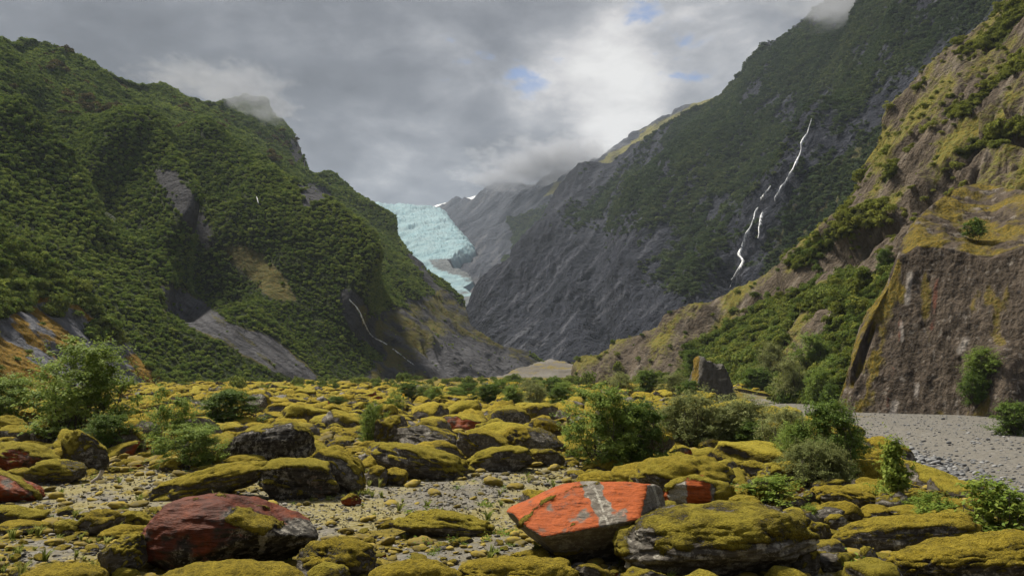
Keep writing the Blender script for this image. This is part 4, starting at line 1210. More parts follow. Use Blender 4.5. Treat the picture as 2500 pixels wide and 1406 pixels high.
def paint_orange_small(z, px, py, v, n):
    c = fbm(v * 5 + 3, 4)
    z[:, 1] = np.clip(0.95 + 0.5 * c, 0, 1) * (1 - sstep(poly_sd(px, py, [(1640, 1178), (1675, 1172), (1680, 1235), (1635, 1235), (1630, 1210)]) + 8 * c, -3, 4)) * (1 - sstep(px, 1725, 1745))
    z[:, 3] = 0.75 + 0.3 * c
    z[:, 2] = 0.95 * sstep(poly_sd(px, py, [(1640, 1178), (1675, 1172), (1680, 1235), (1635, 1235), (1630, 1210)]) + 8 * c, -3, 4)
    z[:, 0] = np.clip(sstep(8 - line_d(px, py, [(1625, 1190), (1680, 1162), (1740, 1172)]) + 10 * c, -3, 5) + 0.9 * sstep(px + 20 * c, 1738, 1752), 0, 1)
    return z

def paint_red_slab(z, px, py, v, n):
    c = fbm(v * 4 + 3, 4)
    z[:, 1] = np.clip(0.7 + 0.8 * c, 0, 1)
    z[:, 0] = np.clip(0.8 * sstep(9 - line_d(px, py, [(0, 1150), (50, 1175), (95, 1212)]) + 10 * c, -3, 5), 0, 1)
    return z

def paint_tops(dz):
    """more bare rock on the side that overhangs"""
    def fn(z, px, py, v, n):
        c = fbm(v * 4 + 3, 3)
        t = (v[:, 2] - v[:, 2].min()) / np.ptp(v[:, 2])
        z[:, 0] = np.clip(z[:, 0] - 0.6 * (1 - sstep(t + 0.35 * c, dz - 0.16, dz + 0.12)), 0, 1)
        z[:, 3] = np.clip(z[:, 3] - 0.12, 0, 1)
        return z
    return fn

B = boulder
B(334, 764, 1206, 1412, 'large dark red boulder with a small moss patch on its shoulder', seed=3, sub=6, moss=0.1, paint=paint_red, boxy=2.3, cuts=1, depth=0.92, dr=0.62, bury=0.1, rough=0.10,
  planes=[((0.70, -0.1, 0.70), 0.72), ((-0.95, -0.1, 0.3), 0.88), ((0.55, -0.55, -0.6), 0.66)])
B(1243, 1632, 1172, 1392, 'angular bright orange boulder crossed by a white quartz band', seed=8, sub=6, moss=0.0, paint=paint_orange, boxy=3.6, cuts=0, dr=0.8, bury=0.05, rough=0.04, strata=0.012,
  planes=[((-0.34, -0.62, 0.71), 0.47), ((0.12, -0.80, -0.58), 0.55), ((0.85, -0.35, 0.1), 0.80), ((-0.8, -0.2, -0.5), 0.72), ((-0.62, 0.1, 0.78), 0.74), ((0.1, 0.3, 0.95), 0.84)])
B(1508, 1982, 1228, 1432, 'huge oval boulder with patchy moss and pale lichen beside the orange boulder', seed=21, sub=6, moss=0.6, pale=0.6, paint=paint_oval, boxy=2.7, cuts=2, depth=0.9, roll=3, dr=0.7, bury=0.02)
B(1618, 1792, 1157, 1240, 'small orange boulder with a white bare face, leaning on a moss mound', seed=31, sub=5, moss=0.2, paint=paint_orange_small, boxy=2.6, cuts=3, dr=0.7)
B(1548, 1792, 1114, 1232, 'wide olive moss mound behind the small orange and white boulder', seed=32, sub=5, moss=0.95, boxy=2.1, cuts=1, roll=0, dr=0.8)
B(2038, 2392, 1256, 1356, 'long log-shaped mossy boulder with dark overhang beside the leafy riverbank shrub', seed=41, sub=5, moss=0.72, roll=6, dr=0.4, boxy=2.8, cuts=2, depth=0.9, paint=paint_tops(0.42))
B(2165, 2590, 1302, 1450, 'long tilted slab with golden moss top and bare streaked side', seed=42, sub=6, moss=0.55, roll=8, dr=0.45, boxy=3.0, cuts=2, depth=0.88, paint=paint_tops(0.5), pale=0.4)
B(2098, 2144, 1334, 1402, 'small upright stone standing between the two long mossy slabs', seed=43, sub=4, moss=0.5, pale=0.8, dr=0.6, cuts=3)
B(910, 1142, 1082, 1172, 'long oval moss-topped boulder resting on small stones behind the gravel flat', seed=51, sub=5, moss=0.62, roll=-11, dr=0.6, boxy=2.3, cuts=1, depth=0.92, pale=0.5, paint=paint_tops(0.32))
B(916, 1000, 1012, 1098, 'tall blocky boulder with pale lichen face and moss cap', seed=52, sub=5, moss=0.42, pale=0.75, roll=10, dr=0.8, boxy=3.2, cuts=3, red=0.12)
B(968, 1128, 1037, 1112, 'wedge-shaped boulder with grey furrowed side behind the long oval boulder', seed=53, sub=5, moss=0.42, roll=-14, dr=0.7, boxy=2.8, cuts=4, tone=0.55, strata=0.05, planes=[((-0.5, -0.75, 0.35), 0.55)])
B(1113, 1252, 1049, 1132, 'boulder with split grey streaked face and moss back', seed=54, sub=5, moss=0.36, roll=-20, dr=0.7, boxy=3.0, cuts=2, tone=0.6, strata=0.05, planes=[((-0.45, -0.85, -0.1), 0.45)])
B(1136, 1304, 1089, 1152, 'low brown and olive boulder in front of the split streaked boulder', seed=55, sub=5, moss=0.55, roll=4, dr=0.6, cuts=3)
B(1228, 1384, 1042, 1118, 'high domed boulder under even bright olive moss', seed=56, sub=5, moss=0.85, roll=-12, dr=0.75, boxy=2.2, cuts=1)
B(1292, 1380, 1094, 1138, 'dark shaded boulder under the bright olive domed boulder', seed=57, sub=4, moss=0.45, roll=-3, dr=0.7, boxy=2.8)
B(1288, 1392, 1020, 1082, 'pointed mossy boulder behind the bright olive domed boulder', seed=58, moss=0.8, roll=-18)
B(1160, 1238, 1022, 1068, 'grey-sided boulder with a flat moss cap behind the split boulder', seed=59, moss=0.45, boxy=3.0, tone=0.6)
B(1184, 1296, 989, 1052, 'big mossy dome rising from the middle of the boulder field', seed=60, moss=0.85, boxy=2.2, cuts=2)
B(893, 948, 1138, 1186, 'grey bare stone propping the long oval boulder', seed=61, moss=0.2, tone=0.6, cuts=4)
B(930, 994, 1144, 1186, 'small mossy stone under the long oval boulder', seed=62, moss=0.8)
B(568, 768, 1028, 1142, 'massive black-sided boulder with crested moss top', seed=63, sub=5, moss=0.5, roll=8, dr=0.7, boxy=3.0, cuts=3, tone=0.15, paint=paint_tops(0.5))
B(518, 582, 1071, 1134, 'mossy boulder tucked against the massive black-sided boulder', seed=64, sub=4, moss=0.7, roll=10)
B(365, 655, 1128, 1228, 'ramp-shaped moss boulder sloping down to the pale gravel', seed=65, sub=5, moss=0.75, roll=17, dr=0.5, boxy=2.2, cuts=2, depth=0.9, pale=0.3)
B(640, 832, 1118, 1222, 'black fractured boulder with red stains and a mossy shoulder', seed=66, sub=5, moss=0.42, red=0.35, roll=-6, dr=0.7, boxy=2.8, cuts=4, tone=0.12, strata=0.05, planes=[((0.25, -0.9, -0.1), 0.62)])
B(738, 892, 1091, 1206, 'steep mossy slab with blue-grey patches leaning behind the black fractured boulder', seed=67, sub=5, moss=0.7, roll=-34, dr=0.6, pale=0.35)
B(545, 665, 1110, 1146, 'low lichen-spotted stone below the massive black-sided boulder', seed=68, moss=0.5, pale=0.6)
B(498, 572, 1187, 1218, 'small moss cushion stone behind the large dark red boulder', seed=69, moss=0.95, boxy=2.1, cuts=1)
B(388, 447, 1121, 1153, 'small moss-topped stone on the far edge of pale gravel', seed=70, moss=0.7)
B(833, 882, 1206, 1234, 'small red stone split by a white vein on pale gravel', seed=71, moss=0.0, red=1.0, pale=0.15, cuts=6, boxy=3.0, name='stone')
B(952, 1204, 1249, 1314, 'crescent moss mound with a bare grey patch amid white lichen', seed=72, sub=5, moss=0.85, boxy=2.1, cuts=2, dr=0.5, roll=-6)
B(726, 914, 1318, 1420, 'rounded moss boulder with split slate-like side by the dark red boulder', seed=73, sub=5, moss=0.65, boxy=2.6, cuts=3, paint=paint_tops(0.45))
B(752, 852, 1376, 1440, 'small moss-covered stone in front of the split slate-like boulder', seed=74, moss=0.95, boxy=2.2, cuts=1)
B(392, 738, 1377, 1470, 'smooth yellow-green moss dome in front of the dark red boulder', seed=75, sub=5, moss=1.3, pale=0, boxy=2.1, cuts=0, dr=0.5, rough=0.04)
B(55, 245, 1382, 1450, 'flat moss hump beside the leaning white-streaked stone', seed=76, sub=4, moss=1.2, pale=0, boxy=2.1, cuts=1)
B(232, 352, 1308, 1412, 'leaning mossy stone with white streaks beside the dark red boulder', seed=77, sub=5, moss=0.7, roll=32, pale=0.4)
B(278, 338, 1388, 1420, 'tiny moss dome at the foot of the leaning streaked stone', seed=78, moss=1.1)
B(243, 354, 1286, 1322, 'flat moss cushion stone above the leaning streaked stone', seed=79, moss=0.95, boxy=2.1)
B(188, 292, 1246, 1308, 'brown bare-faced stone with moss ridge in the pebbly hollow', seed=80, moss=0.35, red=0.12, tone=0.5, pale=0.3)
B(286, 364, 1248, 1290, 'moss-capped stone touching the brown bare-faced stone', seed=81, moss=0.75)
B(128, 190, 1268, 1308, 'round ochre moss stone with a pale top spot', seed=82, moss=0.9, boxy=2.1)
B(-30, 116, 1235, 1280, 'mossy stone with dark side below the red slab', seed=83, moss=0.65)
B(-20, 112, 1276, 1306, 'thin flat moss stone below the red slab', seed=84, moss=0.85)
B(-60, 97, 1148, 1228, 'sloping rust-red slab edged with moss beside pale gravel', seed=85, sub=5, paint=paint_red_slab, moss=0.2, red=0.9, roll=-24, cuts=3, boxy=3.0)
B(68, 202, 1121, 1184, 'squat mossy boulder beside the sloping rust-red slab', seed=86, sub=5, moss=0.72, boxy=2.5)
B(-40, 134, 1079, 1156, 'boulder with orange-red top and mossy flank below the stacked boulders', seed=87, sub=5, moss=0.42, red=0.75, roll=-8)
B(146, 268, 1048, 1152, 'steeply tilted mossy plank-like boulder leaning on the stacked boulders', seed=88, sub=5, moss=0.6, roll=-40, dr=0.6, pale=0.3)
B(104, 192, 1086, 1144, 'dark mossy boulder wedged beneath the tilted plank-like boulder', seed=89, moss=0.55)
B(50, 200, 996, 1064, 'flat capstone boulder with rusty moss on top of the stack', seed=90, sub=5, moss=0.6, roll=-12, lift=0.55, bury=0.05, boxy=2.6, red=0.15)
B(74, 146, 1022, 1086, 'round mossy stone under the flat capstone', seed=91, moss=0.75)
B(72, 120, 1036, 1094, 'narrow upright mossy stone in the stack', seed=92, moss=0.85, dr=0.9)
B(-20, 68, 1014, 1056, 'mossy boulder behind the narrow upright stone', seed=93, moss=0.8)
B(-20, 90, 1038, 1086, 'broad mossy boulder with grey scars in the stack', seed=94, moss=0.65, pale=0.4)
B(908, 1124, 1374, 1460, 'broad flat golden moss hummock at the edge of the stony flat', seed=95, sub=5, moss=1.3, pale=0, boxy=2.1, cuts=0, rough=0.05, dr=0.5)
B(1112, 1412, 1364, 1450, 'moss-covered boulder with pale slate chips in front of the orange boulder', seed=96, sub=5, moss=0.8, pale=0.3, boxy=2.3, cuts=2, dr=0.5)
B(1250, 1350, 1343, 1384, 'small mossy stone at the foot of the orange boulder', seed=97, moss=0.75, pale=0.3)
B(1412, 1534, 1153, 1190, 'low moss cushion behind the orange boulder', seed=98, moss=1.0, boxy=2.1, cuts=1)
B(1418, 1545, 1120, 1154, 'flat mossy stone with a red scar at the foot of the big leafy bush', seed=99, moss=0.75, red=0.3)
B(1853, 2018, 1126, 1186, 'flat-topped boulder with furrowed moss beside the riverbank shrubs', seed=110, sub=5, moss=0.75, boxy=3.2, roll=4, cuts=2)
B(1812, 1898, 1124, 1178, 'grey-faced boulder leaning against the flat-topped mossy boulder', seed=111, moss=0.4, tone=0.5, roll=-25)
B(1706, 1784, 1072, 1108, 'round moss boulder in the clearing before the grey-green shrubs', seed=112, moss=0.95, boxy=2.2)
B(1764, 1838, 1084, 1120, 'tilted mossy slab in the clearing before the grey-green shrubs', seed=113, moss=0.85, roll=20)
B(1628, 1688, 1088, 1122, 'rust-orange stone beside the big leafy bush', seed=114, moss=0.4, red=0.8)
B(1994, 2142, 1186, 1246, 'plump golden moss boulder beside the young riverbank sapling', seed=115, sub=5, moss=0.95, boxy=2.2, roll=-10, cuts=1)
B(1985, 2088, 1168, 1204, 'lichen-spotted stone behind the plump golden moss boulder', seed=116, moss=0.55, pale=0.7)
B(2004, 2102, 1226, 1282, 'mossy boulder with dark hollow below the plump golden one', seed=117, moss=0.75)
B(2012, 2068, 1254, 1298, 'small lichen-crusted stone above the long log-shaped boulder', seed=118, moss=0.45, pale=0.8)
B(1960, 2028, 1272, 1334, 'mossy stone tight against the huge oval boulder', seed=119, moss=0.85)
B(1928, 2004, 1338, 1408, 'mossy stone beneath the end of the huge oval boulder', seed=120, moss=0.8)
B(1868, 1968, 1388, 1440, 'low moss clump stone under the huge oval boulder', seed=121, moss=1.1)
B(2170, 2304, 1238, 1274, 'golden mossy mound above the long log-shaped boulder', seed=122, moss=0.95, boxy=2.1)
B(2096, 2176, 1236, 1268, 'pale-speckled stone beside the golden mossy mound', seed=123, moss=0.55, pale=0.7)
B(1905, 1962, 1212, 1248, 'mossy stone between the huge oval boulder and low green shrub', seed=124, moss=0.9)
B(1782, 1860, 1212, 1252, 'low moss hump behind the huge oval boulder', seed=125, moss=1.0)
B(873, 988, 988, 1022, 'broad pinkish bare slab boulder behind the slender twin bushes', seed=126, moss=0.1, red=0.12, pale=0.6, tone=0.6, boxy=3.0, roll=6)
B(598, 662, 960, 1014, 'pale lichen-faced boulder with moss crest beyond the round bush', seed=127, moss=0.5, pale=0.6)
B(362, 412, 982, 1014, 'pale rounded boulder behind the loose feathery shrub', seed=128, moss=0.4, pale=0.6)
B(1120, 1160, 968, 988, 'small grey leaning slab among far bushes', seed=129, moss=0.2, tone=0.65, roll=30)
B(770, 806, 992, 1012, 'smooth grey bare stone in the pale stony strip', seed=130, moss=0.0, pale=0.4, tone=0.6)
B(802, 850, 990, 1016, 'smooth tan bare stone in the pale stony strip', seed=131, moss=0.05, pale=0.5, tone=0.7)

# ---- the rest of the boulder field
MOSSY, BARE, RUST = [], [], []
for i in range(9):
    v, f = rock_shape(500 + i, (1, 0.8, 0.62 + 0.06 * (i % 3)), 4, 2.2 + 0.25 * (i % 4), 5 + i % 4, 0.55, (0, 10, -14)[i % 3])
    z, n = rock_zone(v, f, 500 + i, 0.36 + 0.12 * (i % 4), 0.0, 0.35, tone=0.38)
    MOSSY.append(rock_mesh('boulder', v, f, z, n, 0.022, 0.008))
for i in range(3):
    v, f = rock_shape(530 + i, (1, 0.8, 0.6), 4, 2.8, 5, 0.7)
    z, n = rock_zone(v, f, 530 + i, 0.15, 0.0, 0.55, tone=0.62)
    BARE.append(rock_mesh('boulder', v, f, z, n, 0.02, 0.008))
for i in range(3):
    v, f = rock_shape(540 + i, (1, 0.8, 0.6), 4, 2.8, 5, 0.7)
    z, n = rock_zone(v, f, 540 + i, 0.36, 0.9, 0.2)
    RUST.append(rock_mesh('boulder', v, f, z, n, 0.02, 0.008))

rb = np.random.default_rng(2024)
placed = [(h[0], h[1], h[2] * 0.85) for h in HERO]
cand = []
for _ in range(42000):
    y = 9.0 + (rb.random() ** 1.25) * 150
    px_ = rb.uniform(-80, 2560)
    x = (px_ - CX) / F * y
    big = rb.random()
    r = np.interp(y, [9, 16, 30, 60, 110, 160], [0.10, 0.13, 0.23, 0.33, 0.38, 0.42]) * math.exp(0.55 * rb.normal())
    cand.append((x, y, min(r, 1.25)))
cand.sort(key=lambda q: -q[2])
cx_ = np.array([q[0] for q in cand]); cy_ = np.array([q[1] for q in cand])
rvr = river(cx_, cy_)
cz_ = gz(cx_, cy_)
cpx, cpy = to_pix(np.stack([cx_, cy_, cz_], -1))
op = poly_sd(cpx, cpy, OPEN)
clr = np.maximum(poly_sd(cpx, cpy, [(1640, 1090), (1860, 1075), (1860, 1130), (1780, 1150), (1690, 1112)]), poly_sd(cpx, cpy, [(1010, 985), (1110, 985), (1100, 1003), (1000, 1003)]))
cell = {}
def ok(x, y, r):
    i, j = int(x // 2.6), int(y // 2.6)
    for a in range(i - 1, i + 2):
        for c_ in range(j - 1, j + 2):
            for (u, v_, q) in cell.get((a, c_), ()):
                if (x - u) ** 2 + ((y - v_) * 0.9) ** 2 < (0.80 * (r + q)) ** 2:
                    return False
    return True
def put(x, y, r):
    cell.setdefault((int(x // 2.6), int(y // 2.6)), []).append((x, y, r))
for q in placed:
    put(*q)
field = []
for k, (x, y, r) in enumerate(cand):
    if rvr[k] > 0.12 or op[k] > 0 or clr[k] > 0 or (op[k] > -18 and r > 0.35):
        continue
    lowrt = cpy[k] > 1195 and cpx[k] < 1290
    if lowrt and (r > 0.17 or rb.random() < 0.7):
        continue
    if y > 95 and (cpx[k] > 1050 and rb.random() < 0.75):
        continue
    if rb.random() < 0.85 and ok(x, y, r):
        put(x, y, r)
        field.append((x, y, r, cz_[k], cpx[k], cpy[k]))
field.sort(key=lambda q: -q[2] / q[1])
BANDS = [(22, 'scattered low between the larger boulders around the pale gravel', 'small boulders around the pale gravel'),
         (42, 'packed among its like around the domed and oval boulders', 'boulders around the domed and oval boulders'),
         (75, 'in the wide boulder field beyond the massive black-sided boulder', 'boulders in the wide field'),
         (400, 'in the most distant part of the boulder field below the slopes', 'boulders far up the valley floor')]
def rrot(rng, tilt):
    return Euler((rng.normal() * tilt, rng.normal() * tilt, rng.uniform(0, 6.28)))
NBIG = 210
for k, (x, y, r, z0, fx, fy_) in enumerate(field[:NBIG]):
    u = rb.random()
    lst, word = (MOSSY, 'mossy stone' if r < 0.3 else 'mossy boulder') if u < 0.74 else ((BARE, 'pale grey boulder') if u < 0.91 else (RUST, 'rust-stained boulder'))
    tail, grp = next((t, g_) for (lim, t, g_) in BANDS if y < lim)
    o = link('boulder', lst[int(rb.integers(len(lst)))], category='boulder')
    o.rotation_euler = rrot(rb, 0.16)
    s = 2 * r
    o.scale = (s * rb.uniform(0.9, 1.3), s * rb.uniform(0.85, 1.15), s * rb.uniform(0.6, 1.05))
    asp = o.scale[2] / o.scale[0]
    form = ('large ' if r > 0.5 else '') + ('flat' if asp < 0.62 else ('chunky' if asp > 0.85 else 'low'))
    near_h = min(NAMED, key=lambda q: math.hypot(q[0] - x, (q[1] - y)))
    gap = math.hypot(near_h[0] - x, near_h[1] - y) - near_h[2] - r
    if gap < 2.2:
        rel = 'behind' if y > near_h[1] + near_h[2] * 0.6 else ('in front of' if y < near_h[1] - near_h[2] * 0.6 else 'beside')
        tail, grp = rel + ' the ' + near_h[3], 'small boulders next to the ' + near_h[3]
    o['label'] = form + ' ' + word + ' ' + tail
    o['group'] = word.split(' ')[0] + ' ' + grp
    o.location = (x, y, z0 + o.scale[2] * 0.10)
rest = field[NBIG:]
A = np.array([(q[0], q[1], q[3]) for q in rest]); S = np.array([q[2] for q in rest]) * 2
n = len(rest)
kinds = MOSSY + BARE + RUST
ki = np.where(rb.random(n) < 0.84, rb.integers(0, 9, n), rb.integers(9, 15, n))
scl = S[:, None] * np.stack([rb.uniform(0.9, 1.3, n), rb.uniform(0.85, 1.15, n), rb.uniform(0.6, 1.1, n)], -1)
A[:, 2] += scl[:, 2] * 0.04
scatter('mossy_stones', A, np.stack([rb.normal(size=n) * 0.12, rb.normal(size=n) * 0.12, rb.uniform(0, 6.28, n)], -1), scl, rb.random(n), ki, kinds, kind='stuff')

# ------------------------------------------------------------------ shrubs
m_bark = plain_mat('bark', (0.030, 0.022, 0.016), (0.085, 0.066, 0.050), 30, 0.9, 0.5, 0.01)
m_leaf_a = leaf_mat('shrub_leaves', (0.028, 0.058, 0.010), (0.095, 0.160, 0.028), (0.28, 0.34, 0.075), 0.32, 0.6, 0.06, 0.24)
m_leaf_b = leaf_mat('grey_green_leaves', (0.036, 0.052, 0.016), (0.125, 0.150, 0.048), (0.30, 0.31, 0.12), 0.32, 0.6, 0.06, 0.24)
m_leaf_c = leaf_mat('dark_shrub_leaves', (0.016, 0.036, 0.008), (0.058, 0.105, 0.020), (0.18, 0.24, 0.05), 0.3, 0.6, 0.06, 0.2)
m_leaf_d = leaf_mat('sapling_leaves', (0.035, 0.070, 0.012), (0.110, 0.180, 0.028), (0.30, 0.33, 0.06), 0.35, 0.6, 0.06, 0.22)


def tube(path, r0, r1, sides=5):
    path = np.asarray(path, float)
    n = len(path)
    t = np.gradient(path, axis=0); t /= np.linalg.norm(t, axis=1)[:, None] + 1e-9
    a = np.cross(t, (0.31, 0.95, 0.05)); a /= np.linalg.norm(a, axis=1)[:, None] + 1e-9
    c = np.cross(t, a)
    r = np.linspace(r0, r1, n)[:, None, None]
    th = np.linspace(0, 2 * math.pi, sides, endpoint=False)
    ring = np.cos(th)[None, :, None] * a[:, None] + np.sin(th)[None, :, None] * c[:, None]
    V = (path[:, None] + ring * r).reshape(-1, 3)
    i = np.arange(n * sides).reshape(n, sides)
    f = np.stack([i[:-1], np.roll(i, -1, 1)[:-1], np.roll(i, -1, 1)[1:], i[1:]], -1).reshape(-1, 4)
    return V, f


def join(parts):
    V, Fc, off = [], [], 0
    for v, f in parts:
        V.append(v); Fc.append(f + off); off += len(v)
    return np.concatenate(V), np.concatenate(Fc)


def shrub_meshes(seed, leaf_m, clumps=60, per=120, leaf=0.06, shape='bush', droop=0.0, spread=0.12):
    """unit shrub (1 wide, 1 tall): stems fan from the base, each ends in sprays of leaves"""
    rng = np.random.default_rng(seed)
    stems, lp, ln, lt = [], [], [], []
    main = []
    nmain = 9 if shape == 'bush' else 4
    for k in range(nmain):
        a = rng.uniform(0, 6.28); q = rng.uniform(0.1, 0.36)
        tip = np.array([math.cos(a) * q, math.sin(a) * q, rng.uniform(0.55, 0.95)])
        if shape == 'sapling':
            tip[:2] *= 0.35; tip[2] = rng.uniform(0.8, 1.0)
        u = np.linspace(0, 1, 7)[:, None]
        path = np.array([0, 0, -0.04]) * (1 - u) + tip * u + np.array([math.cos(a), math.sin(a), 0]) * (0.10 * np.sin(u * 3.0)) + 0.015 * rng.normal(size=(7, 3)) * u
        stems.append(tube(path, 0.010, 0.003)); main.append(path)
    for k in range(clumps):
        th = rng.uniform(0, 6.28)
        zc = rng.uniform(0.10, 1.0) if shape != 'low' else rng.uniform(0.2, 0.9)
        prof = {'bush': math.sqrt(max(0.02, 1 - ((zc - 0.48) / 0.56) ** 2)), 'low': math.sqrt(max(0.02, 1 - ((zc - 0.4) / 0.6) ** 2)), 'sapling': 0.75 * (1.06 - zc) ** 0.7 + 0.08, 'tree': (0.0 if zc < 0.3 else math.sqrt(max(0.02, 1 - ((zc - 0.66) / 0.38) ** 2)))}[shape]
        if prof == 0.0:
            continue
        rr = 0.5 * prof * (rng.uniform(0.12, 1.0) ** 0.45) * rng.uniform(0.62, 1.22) * (0.8 + 0.3 * math.sin(3 * th + seed))
        c = np.array([math.cos(th) * rr, math.sin(th) * rr, zc * rng.uniform(0.88, 1.1)])
        m_ = main[rng.integers(len(main))]
        s0 = m_[rng.integers(2, 7)]
        if s0[2] > c[2]:
            s0 = m_[2]
        mid = (s0 + c) / 2 + 0.03 * rng.normal(size=3)
        u = np.linspace(0, 1, 4)[:, None]
        stems.append(tube((1 - u) ** 2 * s0 + 2 * u * (1 - u) * mid + u ** 2 * c, 0.003, 0.001, 3))
        n = int(per * rng.uniform(0.6, 1.4))
        sp = spread * rng.uniform(0.65, 1.3)
        q = rng.normal(size=(n, 3)) * sp * np.array([0.62, 0.62, 0.46])
        # leaves ride on short twigs that radiate from the clump
        tw = rng.normal(size=(9, 3)) * sp * np.array([1.0, 1.0, 0.7]); tw[:, 2] += 0.25 * sp
        wsel = rng.integers(0, 9, n); along = rng.uniform(0.15, 1.0, n)[:, None]
        q = tw[wsel] * along + q * 0.32
        lp.append(c + q)
        out = q / (np.linalg.norm(q, axis=1)[:, None] + 1e-6) * 0.6 + c / np.linalg.norm(c) * 0.4 + np.array([0, 0, 0.55])
        ln.append(out)
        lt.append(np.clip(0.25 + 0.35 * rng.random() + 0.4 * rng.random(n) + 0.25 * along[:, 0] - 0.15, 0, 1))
    lp, ln, lt = np.concatenate(lp), np.concatenate(ln), np.concatenate(lt)
    lp[:, 2] = np.maximum(lp[:, 2], 0.01)
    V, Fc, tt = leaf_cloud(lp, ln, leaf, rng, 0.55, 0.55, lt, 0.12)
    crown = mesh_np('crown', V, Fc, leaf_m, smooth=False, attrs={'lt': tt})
    sv, sf = join(stems)
    return crown, mesh_np('stems', sv, sf, m_bark)


SH = {}
def shrub_kind(key, *a, **k):
    SH[key] = shrub_meshes(*a, **k)
shrub_kind('leafy', 11, m_leaf_a, 110, 190, 0.030, 'bush', spread=0.10)
shrub_kind('leafy2', 12, m_leaf_a, 90, 180, 0.034, 'bush', spread=0.11)
shrub_kind('dense', 13, m_leaf_c, 130, 180, 0.032, 'bush', spread=0.10)
shrub_kind('grey', 14, m_leaf_b, 130, 190, 0.026, 'bush', spread=0.11)
shrub_kind('grey2', 15, m_leaf_b, 100, 190, 0.028, 'low', spread=0.12)
shrub_kind('loose', 16, m_leaf_a, 50, 130, 0.040, 'bush', spread=0.12)
shrub_kind('sapling', 17, m_leaf_d, 60, 70, 0.075, 'sapling', spread=0.12)
shrub_kind('low', 18, m_leaf_d, 60, 80, 0.055, 'low', spread=0.12)
shrub_kind('broad', 19, m_leaf_d, 80, 60, 0.062, 'bush', spread=0.12)
shrub_kind('tree', 20, m_leaf_c, 60, 110, 0.06, 'tree', spread=0.12)


def shrub(key, x0, x1, yt, yb, label, group=None, seed=0, where=None, name='shrub', cat='shrub', dr=0.9, bury=0.05):
    if where is None:
        g = ground_at((x0 + x1) / 2, yb)
    else:
        g = where
    D = g[1]
    wd = (x1 - x0) * D / F
    h = max(float(P((x0 + x1) / 2, yt, D)[2]) - g[2], 0.1)
    t = bpy.data.objects.new(name, None); COL.objects.link(t)
    t.empty_display_size = 0.2
    t.location = (g[0], g[1], g[2] - bury * h)
    t.rotation_euler = (0, 0, seed * 1.37)
    t.scale = (wd * 0.95, wd * 0.95 * (dr if seed % 2 else 1), h * 0.98 * (1 + bury))
    t['label'], t['category'] = (KINDW[key] + label if group else label), cat
    if group:
        t['group'] = group
    cr, st = SH[key]
    link('crown', cr, t)
    link('stems', st, t)
    return t


KINDW = {'dense': 'dark dense ', 'leafy': 'bright leafy ', 'leafy2': 'bright leafy ', 'grey': 'pale grey-green ', 'grey2': 'low grey-green ', 'loose': 'thin ', 'sapling': 'young ', 'low': 'low ', 'broad': 'broad-leaved ', 'tree': 'tall '}
S = shrub
S('leafy', 50, 352, 848, 1085, 'tall leafy green bush rising behind the stacked mossy boulders', seed=1)
S('leafy2', -90, 105, 925, 1042, 'leafy bush beside the tall bush behind the stacked boulders', seed=2)
S('dense', 190, 330, 1015, 1112, 'dark low bush at the foot of the tall leafy bush', seed=3)
S('loose', 350, 480, 955, 1118, 'thin upright shrub with bare twigs beside the massive black-sided boulder', seed=4)
S('leafy2', 380, 562, 1045, 1142, 'low spreading green shrub at the edge of the pale gravel', seed=5)
S('dense', 470, 645, 956, 1042, 'round dark bush alone in the boulder field', seed=6)
S('leafy', 868, 948, 990, 1092, 'slender bush beside the tall blocky boulder', seed=7)
S('loose', 935, 990, 958, 1024, 'slim bush behind the broad pinkish slab boulder', seed=8)
S('leafy', 1378, 1590, 955, 1146, 'big leafy bush with bright shoots before the grey-green shrubs', seed=9)
S('dense', 1480, 1645, 985, 1142, 'dense dark side of bush joined to the big leafy bush', seed=10)
S('grey', 1590, 1790, 962, 1092, 'tall grey-green shrub between big leafy bush and clearing', seed=11)
S('grey2', 1720, 1905, 968, 1096, 'broad grey-green shrub behind the clearing boulders', seed=12)
S('grey', 1830, 2010, 1000, 1140, 'grey-green shrub rising over the flat-topped mossy boulder', seed=13)
S('dense', 1940, 2128, 985, 1182, 'large dark shrub overhanging the stony river bed', seed=14)
S('grey2', 1985, 2090, 1085, 1195, 'small grey shrub below the large overhanging shrub', seed=15)
S('sapling', 2122, 2256, 1088, 1240, 'young sapling with bright leaves on the river bank', seed=16)
S('low', 1812, 1975, 1162, 1236, 'low bright green shrub between flat-topped boulder and huge oval boulder', seed=17)
S('low', 1955, 2010, 1232, 1288, 'small bright green clump beside the huge oval boulder', seed=18)
S('broad', 2215, 2345, 1205, 1300, 'broad-leaved shrub above the long log-shaped boulder', seed=19)
S('broad', 2330, 2540, 1175, 1318, 'large broad-leaved riverbank shrub behind the tilted slab', seed=20)
S('low', 2205, 2290, 1212, 1262, 'low leafy clump at the foot of the sapling', seed=21)
S('dense', 2418, 2540, 985, 1062, 'dark bush on the gravel at the foot of the slab cliff', seed=22)
S('dense', 960, 1032, 936, 978, 'dark bush behind the yellow-capped marker post', seed=23)
S('leafy', 1030, 1090, 945, 982, 'bush between the marker post and small leaning slab', seed=24)
S('leafy2', 1080, 1145, 948, 980, 'low bush next to the small leaning slab', seed=25)
S('dense', 790, 850, 968, 996, 'small dark bush alone among distant mossy stones', seed=26)
S('dense', 535, 590, 950, 978, 'small bush behind the pale lichen-faced boulder', seed=27)
band_b = [(1560, 1700, 1000, 1086, 'grey'), (1640, 1765, 985, 1078, 'grey2'), (1700, 1850, 1010, 1088, 'grey'), (1780, 1900, 1030, 1106, 'dense'), (1880, 1995, 1040, 1152, 'leafy'), (1900, 2065, 1080, 1188, 'grey'), (2040, 2125, 1060, 1160, 'dense')]
